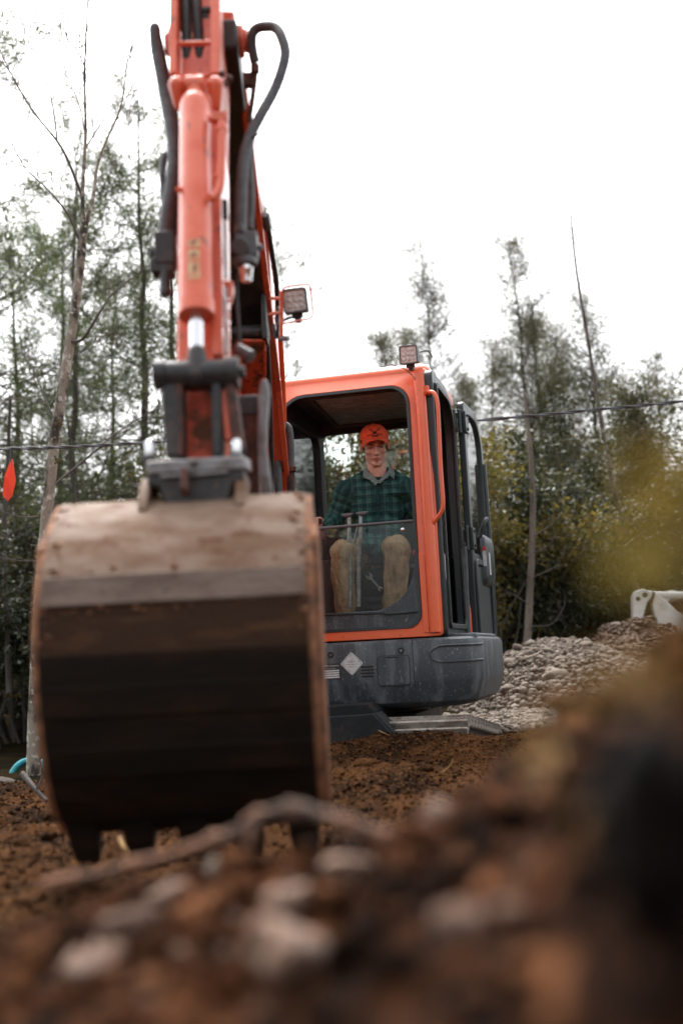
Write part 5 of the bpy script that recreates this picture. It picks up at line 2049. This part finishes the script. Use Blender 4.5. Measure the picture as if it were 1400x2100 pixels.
def shell(i0, i1):
    m_ = MB()
    n_ = i1 - i0
    loops = []
    for k, x in enumerate(xs_):
        lp = []
        for j in range(i0, i1):
            y, z = BP[j]
            w_ = .004 * float(fbm(x * 5, z * 7, 0, 3, 71))
            lp.append(Vector((x, y + w_, z + w_ * .4)))
        for j in reversed(range(i0, i1)):
            lp.append(Vector((x, inn[j][0], inn[j][1])))
        loops.append(lp)
    m_.loft(loops)
    return m_


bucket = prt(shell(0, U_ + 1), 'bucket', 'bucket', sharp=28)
prt(shell(U_, 8), 'bucket_heel', 'heel_mud_shade', parent=bucket, sharp=10)
prt(shell(7, len(BP)), 'bucket_floor', 'bucket_wet_shade', parent=bucket, sharp=10)
mb = MB()                                                   # wear strips welded across the back
for (a, b, pr, nm, m_) in ((4, 5, .012, 'wear_strip', 'bucket_strip'), (8, 9, .008, 'wear_strip', 'bucket_wet_shade'), (10, 11, .008, 'wear_strip', 'bucket_wet_shade')):
    o_ = offset(BP, -.001)
    o2 = offset(BP, -pr) if sum(p[0] for p in offset(BP, -pr)) < sum(p[0] for p in BP) else offset(BP, pr)
    lp = [o2[j] for j in range(a, b + 1)] + [BP[j] for j in reversed(range(a, b + 1))]
    mb = MB()
    mb.prismx(lp, BX0 + .004, BX1 - .004)
    prt(mb, nm, m_, .003, bucket)
for x0 in (BX0 - .02, BX1 - .004):
    mb = MB()
    sp = BP + [(3.45, .36), (3.62, .62), (3.62, .86), (3.48, 1.05)]
    mb.prismx([(y + .006, z - .004) for y, z in sp], x0, x0 + .024)
    prt(mb, 'side_plate', 'bucket_edge', .005, bucket)
for sx, x0 in ((1, BX1 + .012), (-1, BX0 - .03)):
    mb = MB()
    mb.prismx([(3.05, .95), (3.10, .99), (3.30, .99), (3.40, .86), (3.30, .58), (3.2, .3), (3.235, .2), (3.14, .24), (3.05, .40), (3.03, .62), (3.03, .80)], x0, x0 + .022)
    prt(mb, 'side_cutter', 'bucket_edge', .006, bucket)
mb = MB()
mb.prismx([(3.15, .222), (3.235, .172), (3.25, .19), (3.165, .245)], BX0, BX1)
prt(mb, 'cutting_lip', 'bucket_wet_shade', .004, bucket)
for k in range(5):
    xc = BX0 + .045 + k * (BX1 - BX0 - .09) / 4
    mb = MB()
    lo_ = lambda wd_, y0, y1, z0, z1: [Vector((xc - wd_, y0, z0)), Vector((xc + wd_, y0, z0)), Vector((xc + wd_, y1, z1)), Vector((xc - wd_, y1, z1))]
    mb.loft([lo_(.042, 3.13, 3.175, .275, .30), lo_(.044, 3.185, 3.25, .195, .235), lo_(.040, 3.225, 3.27, .135, .165), lo_(.033, 3.262, 3.28, .088, .10)])
    prt(mb, 'tooth', 'bucket_wet_shade', .006, bucket)
for px in ((285, 318), (478, 512)):
    mb = MB()
    xa, xb = at(px[0], 1000, 3.25).x, at(px[1], 1000, 3.25).x
    mb.prismx([(3.16, 1.06), (3.2, 1.13), (3.26, 1.165), (3.34, 1.16), (3.42, 1.05), (3.3, 1.02)], (xa + xb) / 2 - .014, (xa + xb) / 2 + .014)
    prt(mb, 'bucket_ear', 'bucket', .005, bucket)
# cakes of dried clay along the bucket edges
rg = np.random.default_rng(77)
Pm, Sm = [], []
for k in range(150):
    if k < 90:
        t = rg.uniform(0, 6.5)
        x = BX1 - abs(rg.normal()) * .016 if k < 55 else BX0 + abs(rg.normal()) * .02
    else:
        t = rg.choice([3.85, 5.15]) + rg.normal() * .12
        x = rg.uniform(BX0, BX1)
    i = int(t)
    y, z = (BP[i][j] + (BP[i + 1][j] - BP[i][j]) * (t - i) for j in (0, 1))
    Pm.append((min(x, BX1 - .004), y, z))
    Sm.append(.0025 + .008 * rg.random() ** 2.5)
scatter_lumps('mud_cakes', np.array(Pm), np.array(Sm), shapes2, F2, M['bucket_edge'], rg, parent=bucket)

# ================================================================== OPERATOR
def organic(name, prims, voxel, smooth_it, m, parent=None, base=None, warp=None):
    """one continuous skin grown round the listed shapes"""
    mb = MB()
    for p in prims:
        if p[0] == 'cap':
            mb.capsule(*p[1:])
        else:
            mb.ell(*p[1:])
    me = mb.build('tmp', None, mesh_only=True)
    o = bpy.data.objects.new('tmp', me)
    COL.objects.link(o)
    rm = o.modifiers.new('r', 'REMESH')
    rm.mode = 'VOXEL'
    rm.voxel_size = voxel
    sm = o.modifiers.new('s', 'SMOOTH')
    sm.iterations = smooth_it
    sm.factor = .5
    me2 = bpy.data.meshes.new_from_object(o.evaluated_get(bpy.context.evaluated_depsgraph_get()))
    bpy.data.objects.remove(o)
    me2.name = name
    me2.materials.clear()
    n = len(me2.vertices)
    co = np.zeros(n * 3)
    me2.vertices.foreach_get('co', co)
    co = co.reshape(-1, 3)
    if warp:
        no = np.zeros(n * 3)
        me2.vertices.foreach_get('normal', no)
        co = co + no.reshape(-1, 3) * warp(co)[:, None]
        me2.vertices.foreach_set('co', co.ravel())
    me2.polygons.foreach_set('use_smooth', np.ones(len(me2.polygons), dtype=bool))
    me2.update()
    return link(name, me2, M[m], parent, base), co


HC = at(768, 915, 7.60)
hf = Vector((.05, -1, -.33)).normalized()
hx = Vector((1, .05, .05))
hx = (hx - hf * hx.dot(hf)).normalized()
hu = hx.cross(hf).normalized()
if hu.z < 0:
    hu = -hu
HROT = Matrix((hx, hf, hu)).transposed()
HS = 1.06
H = lambda a, b, c: HC + (hx * a + hf * b + hu * c) * HS
lsh, rsh = at(709, 1008, 7.68), at(842, 1004, 7.64)
lel, rel = at(688, 1062, 7.76), at(866, 1070, 7.68)
lwr, rwr = at(668, 1074, 7.62), at(868, 1092, 7.42)
chest, belly, pelvis = at(777, 1030, 7.70), at(774, 1095, 7.70), at(771, 1150, 7.74)
lhip, rhip = at(748, 1143, 7.72), at(797, 1140, 7.70)
lkn, rkn = at(701, 1132, 7.36), at(816, 1127, 7.34)
lan, ran = at(709, 1258, 7.42), at(806, 1256, 7.40)
grip = at(649, 1070, 7.60)
skin = [('ell', H(0, -.012, .045), (.087, .104, .098), HROT), ('ell', H(0, .018, -.03), (.072, .078, .088), HROT),
        ('ell', H(0, .060, -.104), (.027, .024, .022), HROT), ('cap', H(-.046, .02, -.066), H(-.014, .058, -.106), .024, .019), ('cap', H(.046, .02, -.066), H(.014, .058, -.106), .024, .019),
        ('cap', H(0, .092, .012), H(0, .108, -.028), .009, .0125), ('ell', H(0, .113, -.034), (.013, .013, .011), HROT),
        ('ell', H(-.013, .1, -.038), (.008, .010, .007), HROT), ('ell', H(.013, .1, -.038), (.008, .010, .007), HROT),
        ('cap', H(-.050, .078, .026), H(-.012, .094, .027), .013, .012), ('cap', H(.050, .078, .026), H(.012, .094, .027), .013, .012),
        ('ell', H(-.044, .066, -.022), (.024, .022, .022), HROT), ('ell', H(.044, .066, -.022), (.024, .022, .022), HROT),
        ('ell', H(0, .078, -.066), (.028, .02, .022), HROT),
        ('ell', H(-.088, -.015, -.006), (.009, .022, .030), HROT), ('ell', H(.088, -.015, -.006), (.009, .022, .030), HROT),
        ('cap', H(0, -.02, -.07), at(775, 985, 7.66), .064, .070),
        ('ell', chest, (.17, .1, .19)), ('ell', belly, (.15, .1, .16)), ('ell', pelvis, (.17, .12, .12)),
        ('cap', lsh, rsh, .055, .055), ('cap', lsh, lel, .05, .04), ('cap', lel, lwr, .04, .03), ('cap', rsh, rel, .05, .04), ('cap', rel, rwr, .04, .03),
        ('cap', lhip, lkn, .08, .06), ('cap', rhip, rkn, .08, .06), ('cap', lkn, lan, .056, .042), ('cap', rkn, ran, .056, .042),
        ('cap', lan, lan + Vector((-.01, -.10, -.05)), .04, .035), ('cap', ran, ran + Vector((.01, -.10, -.05)), .04, .035)]


def hand(wrist, g, side):
    d = (g - wrist).normalized()
    palm = g + Vector((.012 * side, .024, -.004))
    out = [('cap', wrist, palm, .028, .026), ('ell', palm, (.026, .030, .042))]
    for k, (l_, r_) in enumerate(((.9, .0085), (1.0, .009), (.95, .0088), (.8, .0075))):
        o = Vector((-.020 * side, 0, .030 - .020 * k))
        a = palm + o
        b = g + Vector((-.030 * side, -.012, .026 - .019 * k)) * 1.0
        c = g + Vector((-.014 * side * l_, -.032 * l_, .022 - .018 * k))
        e = g + Vector((.010 * side, -.030 * l_, .018 - .018 * k))
        out += [('cap', a, b, r_ * 1.1, r_), ('cap', b, c, r_, r_ * .95), ('cap', c, e, r_ * .95, r_ * .8)]
    t0 = palm + Vector((.022 * side, -.004, .012))
    t1 = g + Vector((.034 * side, -.014, .016))
    t2 = g + Vector((.026 * side, -.034, .022))
    return out + [('cap', t0, t1, .012, .0105), ('cap', t1, t2, .0105, .009)]


rgrip = at(872, 1094, 7.36)
skin += hand(lwr, grip, 1) + hand(rwr, rgrip, -1)
person, _ = organic('person', skin, .0055, 5, 'skin', base=(pelvis.x, pelvis.y, CO.z + .02))
tag(person, 'young man in an orange cap and green plaid shirt sitting at the cab levers', 'person')
mb = MB()
mb.capsule(rgrip + Vector((0, 0, -.03)), rgrip + Vector((0, 0, .04)), .019, .02)
mb.tube([rgrip + Vector((0, .01, -.14)), rgrip + Vector((0, 0, -.03))], [.03, .018], 10)
prt(mb, 'joystick_grip', 'glove')


# shirt
def folds(co):
    a = .008 * fbm(co[:, 0] * 9, co[:, 1] * 9, co[:, 2] * 16, 3, 91) + .006 * fbm(co[:, 0] * 22 + co[:, 2] * 14, co[:, 1] * 20, co[:, 2] * 20, 2, 95)
    return a


torso_axis = [(at(775, 985, 7.68), .12), (pelvis, .2)]
sp = [('ell', chest, (.215, .128, .17)), ('ell', belly, (.185, .135, .17)), ('ell', at(773, 1125, 7.64), (.19, .15, .075)),
      ('cap', lsh + Vector((.03, 0, .0)), rsh - Vector((.03, 0, 0)), .078, .078), ('cap', at(775, 978, 7.69), chest, .085, .12), ('cap', at(758, 972, 7.69), lsh, .045, .07), ('cap', at(794, 970, 7.69), rsh, .045, .07),
      ('cap', lsh, lel, .078, .068), ('cap', lel, lwr + (lwr - lel) * -.05, .064, .045), ('cap', rsh, rel, .078, .066), ('cap', rel, rwr, .062, .045),
      ('ell', at(752, 1118, 7.50), (.07, .12, .055)), ('ell', at(772, 1135, 7.52), (.05, .12, .06))]
shirt, co = organic('shirt', sp, .0075, 4, 'plaid', person, warp=folds)
segs = [(chest + Vector((0, 0, .2)), pelvis, .17, 't'), (lsh, lel, .07, 'a'), (lel, lwr, .055, 'a'), (rsh, rel, .07, 'a'), (rel, rwr, .055, 'a')]
best = np.full(len(co), 9.0)
uv = np.zeros((len(co), 3))
acc_ = 0.0
for a, b, r_, k in segs:
    a_, b_ = np.array(a), np.array(b)
    ax2 = (b_ - a_) / np.linalg.norm(b_ - a_)
    t = np.clip((co - a_) @ ax2, 0, np.linalg.norm(b_ - a_))
    rel_ = co - a_ - t[:, None] * ax2
    d = np.linalg.norm(rel_, axis=1) - r_
    if k == 't':
        q = np.stack([co[:, 0] - a_[0], co[:, 2] - a_[2], 0 * t], -1)
    else:
        s1 = np.cross(ax2, [0, 1, .1])
        s1 /= np.linalg.norm(s1)
        s2 = np.cross(ax2, s1)
        q = np.stack([np.arctan2(rel_ @ s1, rel_ @ s2) * r_, t + acc_, 0 * t], -1)
    m_ = d < best
    best[m_] = d[m_]
    uv[m_] = q[m_]
at_ = shirt.data.attributes.new('cloth', 'FLOAT_VECTOR', 'POINT')
at_.data.foreach_set('vector', uv.astype(np.float32).ravel())


def surf_y(px, py, objco, rad=.02):
    """depth of the front of a cloud of points along the sight line"""
    p = at(px, py, 7.6)
    k = (np.abs(objco[:, 0] - p.x) < rad) & (np.abs(objco[:, 2] - p.z) < rad)
    return float(objco[k][:, 1].min()) if k.any() else 7.6


def cloth_patch(pxs, name, m, th=.006, lift=.004):
    mb = MB()
    fr = [at(a, b, surf_y(a, b, co) - lift) for a, b in pxs]
    mb.prism(fr, Vector((0, th, 0)))
    return mb.build(name, M[m], person, bevel=.002, sharp=50)


# collar, undershirt, placket, pocket
ny = HC.y
mb = MB()
mb.ell(at(775, 984, 7.635), (.066, .05, .035))
mb.build('undershirt', M['tee'], person)
mb = MB()
mb.prism([at(a, b, y) for a, b, y in ((746, 962, 7.66), (751, 958, 7.65), (756, 970, 7.58), (776, 986, 7.535), (770, 996, 7.535), (757, 984, 7.56), (744, 979, 7.60))], Vector((0, .01, .004)))
mb.build('collar', M['collar'], person, bevel=.003)
mb = MB()
mb.prism([at(a, b, y) for a, b, y in ((798, 951, 7.66), (803, 956, 7.63), (809, 970, 7.58), (808, 983, 7.56), (799, 974, 7.555), (784, 987, 7.53), (778, 992, 7.53), (776, 986, 7.535), (796, 966, 7.58))], Vector((0, .01, .004)))
mb.build('collar', M['collar'], person, bevel=.003)
mb = MB()
pl_ = [at(774, y, surf_y(774, y, co) - .003) for y in range(992, 1100, 8)]
for a, b in zip(pl_, pl_[1:]):
    bar(mb, a, b, .03, .004)
mb.build('placket', M['plaid'], person)
for y in (1000, 1020, 1042, 1066):
    p = at(774, y, surf_y(774, y, co) - .007)
    MB().cyl(p, p + Vector((0, .006, 0)), .006, 10).build('button', M['ink'], person)
mb = MB()
pk = [(792, 1012), (838, 1010), (838, 1046), (815, 1056), (792, 1048)]
fr = [at(a, b, surf_y(a, b, co) - .003) for a, b in pk]
mb.tube(fr, .0035, 5, closed=True)
mb.build('pocket_seam', M['plaid'], person)
# trousers
tp = [('ell', pelvis, (.19, .14, .12)), ('cap', lhip, lkn, .112, .086), ('cap', rhip, rkn, .112, .088), ('cap', lkn, lan + Vector((0, 0, .03)), .080, .073), ('cap', rkn, ran + Vector((0, 0, .03)), .084, .075),
      ('ell', lkn + Vector((.01, -.03, .02)), (.07, .05, .05)), ('ell', rkn + Vector((-.01, -.03, .02)), (.072, .05, .05))]


def folds2(c):
    return .011 * fbm(c[:, 0] * 9, c[:, 1] * 9, c[:, 2] * 7, 3, 101) + .012 * np.abs(fbm(c[:, 0] * 20, c[:, 1] * 20, c[:, 2] * 6, 2, 105)) - .004


organic('trousers', tp, .0075, 4, 'khaki', person, warp=folds2)
for an in (lan, ran):
    organic('boot', [('cap', an + Vector((0, .03, -.02)), an + Vector((0, -.08, -.06)), .052, .045), ('cap', an + Vector((0, .02, .05)), an + Vector((0, .03, -.03)), .055, .055)], .008, 3, 'boot', person)
# face details
for sx in (-1, 1):
    mb = MB()
    mb.ell(H(sx * .036, .080, .004), (.0135, .0105, .0052), HROT)
    eye = mb.build('eye', M['eyewhite_shaded'], person)
    mb = MB()
    mb.ell(H(sx * .036, .0862, .003), (.0058, .005, .0048), HROT)
    mb.build('iris', M['eye'], eye)
    mb = MB()
    mb.tube([H(sx * .016, .1035, .024), H(sx * .034, .098, .027), H(sx * .054, .084, .022)], [.0035, .0045, .0025], 7)
    mb.build('eyebrow', M['hair'], person)
mb = MB()
mb.tube([H(-.023, .0905, -.0655), H(-.009, .0985, -.0625), H(0, .0995, -.0635), H(.009, .0985, -.0625), H(.023, .0905, -.0655)], [.0015, .0036, .0034, .0036, .0015], 8)
mb.tube([H(-.019, .0905, -.0675), H(0, .099, -.071), H(.019, .0905, -.0675)], [.0015, .0046, .0015], 8)
mb.build('lips', M['lip'], person)
mb = MB()
loops = []
for z, rx, ry, oy in ((-.03, .060, .04, -.06), (-.005, .074, .06, -.05), (.03, .086, .085, -.03), (.06, .088, .09, -.025)):
    loops.append([H(rx * math.sin(a), oy + ry * math.cos(a) * -1, z) for a in np.linspace(-1.3, 1.3, 24)])
mb.loft(loops, caps=False, closed=False)
hairo = mb.build('hair', M['hair'], person)
md = hairo.modifiers.new('thick', 'SOLIDIFY')
md.thickness = .005
md.offset = 1
# cap
CAPZ = lambda b: .042 + .026 * (b + .012) / .113
mb = MB()
loops = []
for k in range(9):
    t = k / 8 * math.pi / 2 * .97
    c, s = math.cos(t), math.sin(t)
    loops.append([H(.0945 * c ** .75 * math.cos(a), -.012 + .113 * c ** .75 * math.sin(a), CAPZ(-.012 + .113 * math.sin(a) * (1 - s)) + .098 * s) for a in np.linspace(0, 2 * math.pi, 36, endpoint=False)])
mb.loft(loops)
mb.ell(H(0, -.012, .141), (.008, .008, .005), HROT)
capo = mb.build('cap', M['cap'], person, sharp=60)
capo['label'] = 'orange cap with a dark emblem'
mb = MB()
top_, bot_ = [], []
rows = []
for r_ in np.linspace(0, 1, 6):
    row = []
    for t in np.linspace(-1, 1, 17):
        a = t * 1.12
        xi, yi = .0935 * math.sin(a), -.012 + .111 * math.cos(a)
        ln = .075 * math.cos(t * 1.3) ** .6 if abs(t) < 1 else .02
        row.append((xi * (1 + .03 * r_), yi + ln * r_, CAPZ(yi) + .004 - .006 * r_ - .042 * t * t * r_))
    rows.append(row)
vs = [H(*p) for row in rows for p in row] + [H(p[0], p[1], p[2] - .004) for row in rows for p in row]
n_ = 17 * 6
fs = []
for r_ in range(5):
    for i in range(16):
        q = (r_ * 17 + i, r_ * 17 + i + 1, (r_ + 1) * 17 + i + 1, (r_ + 1) * 17 + i)
        fs += [q, tuple(n_ + j for j in reversed(q))]
edge = [i for i in range(17)] + [r_ * 17 + 16 for r_ in range(1, 6)] + [5 * 17 + i for i in range(15, -1, -1)] + [r_ * 17 for r_ in range(4, 0, -1)]
for a, b in zip(edge, edge[1:] + edge[:1]):
    fs.append((a, b, n_ + b, n_ + a))
mb.add(vs, fs)
mb.build('brim', M['cap'], capo, sharp=60)


def cap_pt(a, b):
    """point on the front of the cap: a sideways, b up (radians)"""
    c, s = math.cos(b), math.sin(b)
    return H(.0945 * c ** .75 * math.sin(a) * 1.012, -.012 + .113 * c ** .75 * math.cos(a) * 1.012, CAPZ(-.012 + .113 * math.cos(a) * (1 - s)) + .098 * s)


mb = MB()
for pts, r_ in (([(-.42, .78), (-.2, .62), (.0, .46), (.3, .24)], .0032), ([(.42, .78), (.2, .62), (.0, .46), (-.3, .24)], .0032), ([(-.55, .22), (-.4, .27), (-.28, .24)], .0026), ([(.55, .2), (.4, .27), (.28, .24)], .0026),
                ([(-.30, .80), (-.36, .70)], .0035), ([(.30, .80), (.36, .70)], .0035), ([(-.2, .17), (.2, .17)], .0055), ([(-.12, .50), (.12, .50)], .006), ([(-.06, .36), (.06, .36)], .004)):
    P = [cap_pt(*p) for p in pts]
    mb.tube(catmull(P, 3), r_, 5)
mb.build('cap_emblem', M['ink'], capo)
# red glove or rag by the right knee
mb = MB()
mb.ell(at(851, 1134, 7.3), (.018, .03, .02))
mb.ell(at(856, 1143, 7.3), (.012, .02, .03))
rag = mb.build('rag', M['red'], None, base=at(851, 1134, 7.3))
tag(rag, 'red rag tucked beside the operator\'s left knee inside the cab', 'rag')

# ================================================================== NEAR MOUND (out of focus foreground)
def mound_z(x, y, rough=True):
    x, y = np.asarray(x, float), np.asarray(y, float)
    z = .357 + np.where(x > 0, .47 * x + .55 * x * x, .23 * x)
    yc = 1.62 - .55 * np.clip(x, 0, .6)
    fall = np.clip((y - yc) / .55, 0, 1)
    z = z * (1 - fall * fall * (3 - 2 * fall)) - .12 * fall
    z = np.minimum(z, .78)
    if rough:
        k = np.clip((y - .1) / .3, .15, 1)
        z = z + k * (.035 * fbm(x * 4.5, y * 4.5, 0, 3, 131) + .022 * np.abs(fbm(x * 13, y * 13, 0, 3, 137)) - .01)
    return z


ax, ay = np.arange(-1.7, 1.6, .0085), np.arange(-.4, 2.35, .0085)
X, Y = np.meshgrid(ax, ay)
k = len(ax)
q = np.arange(k - 1)[None, :] + np.arange(len(ay) - 1)[:, None] * k
mound = np_mesh('soil_mound', np.stack([X, Y, mound_z(X, Y)], -1).reshape(-1, 3), np.stack([q, q + 1, q + 1 + k, q + k], -1).reshape(-1, 4), M['mound'], smooth=True)
tag(mound, kind='structure')
n = 9000
xx, yy = rng.uniform(-1.0, .8, n), rng.uniform(.45, 2.1, n)
sz = .003 + .011 * rng.random(n) ** 3
scatter_lumps('mound_crumbs', np.stack([xx, yy, mound_z(xx, yy) + sz * .3], -1), sz, shapes1, F1, M['mound'], rng)
n = 130
xx, yy = rng.uniform(-.7, .5, n), rng.uniform(.7, 1.75, n)
sz = .004 + .009 * rng.random(n) ** 2
scatter_lumps('mound_pebbles', np.stack([xx, yy, mound_z(xx, yy) + sz * .35], -1), sz, shapes2, F2, M['brown_stone'], rng)
n = 420
xx, yy = rng.uniform(-.9, .6, n), rng.uniform(.6, 2.0, n)
sz = .012 + .022 * rng.random(n) ** 2
scatter_lumps('mound_clods', np.stack([xx, yy, mound_z(xx, yy) + sz * .2], -1), sz, shapes2, F2, M['mound'], rng)


def on_mound(px, py, y0=.4, y1=2.2):
    prev = None
    for Y in np.linspace(y0, y1, 400):
        p = at(px, py, float(Y))
        if p.z < float(mound_z(p.x, p.y)):
            return p
    return at(px, py, 1.5)


for k, (px, py, s, lab, m_) in enumerate((
        (735, 1788, (.042, .03, .020), 'large flat tan stone in the blurred foreground below the root', 'pale_stone'),
        (622, 1858, (.034, .025, .018), 'orange tan stone left of and below the largest foreground stone', 'pale_stone'),
        (600, 1955, (.050, .03, .024), 'pinkish grey stone nearest to the bottom centre of the foreground', 'pale_stone'),
        (452, 1792, (.028, .022, .018), 'small whitish stone on the crest left of the foreground root', 'stone'),
        (352, 1842, (.032, .022, .020), 'pale stone second from the left on the blurred crest', 'pale_stone'),
        (262, 1905, (.036, .026, .018), 'brownish stone at the left of the foreground mound', 'brown_stone'),
        (185, 1985, (.040, .028, .020), 'lowest and palest stone at the left of the foreground mound', 'pale_stone'),
        (905, 1690, (.026, .02, .018), 'reddish stone right of the root on the foreground slope', 'brown_stone'),
        (940, 1910, (.026, .02, .018), 'brown stone alone in the lower right of the foreground', 'brown_stone'))):
    p = on_mound(px, py)
    big_stone(px, py, p.y, s, lab, 'stone', m_, 40 + k, (.2 * (k % 3), .15, k * .7), 'foreground_stone', .7, 'blurred stones on the foreground mound')
# root lying across the crest
mb = MB()
rp = catmull([at(90, 1818, 1.75), at(220, 1790, 1.72), at(360, 1752, 1.68), at(480, 1712, 1.62), at(545, 1672, 1.58), at(620, 1664, 1.55), at(720, 1692, 1.5), at(790, 1716, 1.47), at(850, 1742, 1.45)], 8)
mb.tube(rp, [.0105 * (1 + .25 * math.sin(i * .7) + .15 * math.sin(i * 1.9)) * (1.15 if 20 < i < 45 else .9) for i in range(len(rp))], 10)
mb.tube(catmull([at(545, 1672, 1.58), at(520, 1700, 1.57), at(512, 1735, 1.56)], 4), .007, 7)
tag(mb.build('tree_root', M['root'], None, base=rp[30]), 'long muddy root lying across the blurred foreground crest below the bucket', 'root')
# added clod, coloured as the mound's dark shade, nearest the camera on the right
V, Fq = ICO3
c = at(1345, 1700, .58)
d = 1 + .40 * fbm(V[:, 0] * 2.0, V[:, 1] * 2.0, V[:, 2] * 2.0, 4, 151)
pt = np_mesh('shade_clod', V * d[:, None] * np.array([.030, .04, .046]) + np.array(c), Fq, M['clod_shade'], base=c, smooth=True)
tag(pt, 'added clod of nearly black shade painted soil, closest to the camera at the right edge', 'clod')


def tuft(px, py, Y, n_, L_, lab, m_, seed, lean=(-.3, 0, 1), wd=.0035):
    rg = np.random.default_rng(seed)
    b0 = at(px, py, Y)
    t = thing('grass_tuft', tuple(b0), lab, 'grass tuft', 'dry grass tufts close to the camera')
    for k in range(n_):
        dr = np.array(lean) + rg.normal(size=3) * .35
        q = grow(rg, np.array(b0) + rg.normal(size=3) * .006, dr, L_ * rg.uniform(.6, 1.1), 6, .1, -.10)
        side = np.cross(dr, rg.normal(size=3))
        side = Vector(side / np.linalg.norm(side))
        mb = MB()
        lo = []
        for i, p in enumerate(q):
            w_ = wd * (1 - (i / (len(q) - 1)) ** 2 * .9)
            p = Vector(p)
            up_ = Vector((0, -.0006, .0006))
            lo.append([p + side * w_, p + up_, p - side * w_, p - up_])
        mb.loft(lo)
        mb.build('blade', M[m_], t, sharp=60)
    return t


tuft(1275, 1440, .62, 12, .05, 'straw coloured grass tuft bending left over the dark clod', 'straw', 161, (-.7, 0, .5), .004)
tuft(1330, 1560, .60, 9, .07, 'tan grass tuft hanging in front of the dark clod', 'straw', 162, (-.5, -.1, -.6), .0035)
tuft(1395, 1420, .58, 10, .06, 'brownish grass tuft at the right edge above the dark clod', 'straw', 163, (-.2, 0, 1), .004)
tuft(1150, 1560, .85, 9, .05, 'sparse straw grass tuft on the slope left of the dark clod', 'straw', 164, (-.6, 0, .3), .004)


def leaf_mesh(mb, p, d, L_, W_, nrm):
    d, nrm = Vector(d).normalized(), Vector(nrm)
    s = d.cross(nrm).normalized()
    nn = s.cross(d).normalized()
    ts = [0, .15, .35, .6, .82, 1]
    ws = [.05, .55, 1, .85, .45, .03]
    lo = []
    for t, w_ in zip(ts, ws):
        c_ = p + d * L_ * t + nn * (-.12 * L_ * t * t)
        lo.append([c_ + s * W_ * .5 * w_ + nn * .0012 * w_, c_ + nn * -.0008, c_ - s * W_ * .5 * w_ + nn * .0012 * w_, c_ + nn * .0003])
    mb.loft(lo)


rg = random.Random(9)
for (pts, lab, leaves) in (
        ([(1470, 1300, .46), (1430, 1180, .44), (1370, 1080, .42), (1320, 1010, .41)], 'sprig of golden autumn leaves held closest to the lens at the right edge',
         ((1365, 1075, 'leaf_gold'), (1310, 1150, 'leaf_gold'), (1395, 1130, 'leaf_gold'), (1345, 985, 'leaf_gold'), (1405, 970, 'leaf_gold'))),
        ([(1480, 1150, .50), (1440, 1080, .48), (1400, 1020, .46)], 'sprig of olive leaves behind the golden ones at the right edge',
         ((1395, 1035, 'leaf_yellow'), (1380, 1180, 'leaf_yellow')))):
    t = thing('leafy_sprig', tuple(at(*pts[0])), lab, 'sprig')
    mb = MB()
    mb.tube(catmull([at(*p) for p in pts], 5), .0013, 6)
    mb.build('stem', M['root'], t)
    for px, py, m_ in leaves:
        mb = MB()
        leaf_mesh(mb, at(px + 30, py + 40, .42), Vector((rg.uniform(-1, -.4), rg.uniform(-.4, .4), rg.uniform(-.2, .9))), rg.uniform(.022, .034), rg.uniform(.015, .022), Vector((rg.uniform(-.5, .5), -1, rg.uniform(-.3, .6))))
        mb.build('leaf', M[m_], t, sharp=60)

# small sticks in the middle distance
def stick(pts, r_, lab, m_='root', name='stick'):
    mb = MB()
    P = catmull(pts, 5)
    mb.tube(P, [r_ * (1.1 - .5 * i / len(P)) for i in range(len(P))], 7)
    return tag(mb.build(name, M[m_], None, base=P[0]), lab, 'stick')


stick([at(246, 1718, 3.75), at(254, 1738, 3.70), at(268, 1752, 3.68), at(280, 1766, 3.62)], .007, 'pale split stick standing between the first two bucket teeth', 'straw')
stick([at(46, 1586, 5.7), at(62, 1605, 5.65), at(76, 1622, 5.6), at(96, 1642, 5.55)], .014, 'dark broken branch poking out of the left dirt bank below the bare tree', 'bark')
stick([at(76, 1616, 5.6), at(84, 1602, 5.6), at(88, 1590, 5.6)], .006, 'thin grey twig forking beside the dark broken branch', 'twig')
stick([at(720, 1516, 6.5), at(736, 1523, 6.45), at(752, 1530, 6.4)], .003, 'thin dry stalk lying in front of the dozer blade', 'straw')
stick([at(776, 1498, 6.45), at(788, 1504, 6.4), at(799, 1508, 6.4)], .003, 'short dry stalk beside the end of the dozer blade', 'straw')
stick([at(905, 1585, 5.4), at(915, 1577, 5.4), at(925, 1567, 5.4), at(928, 1555, 5.4)], .003, 'bent dry stalk on the brown soil in front of the track', 'straw')
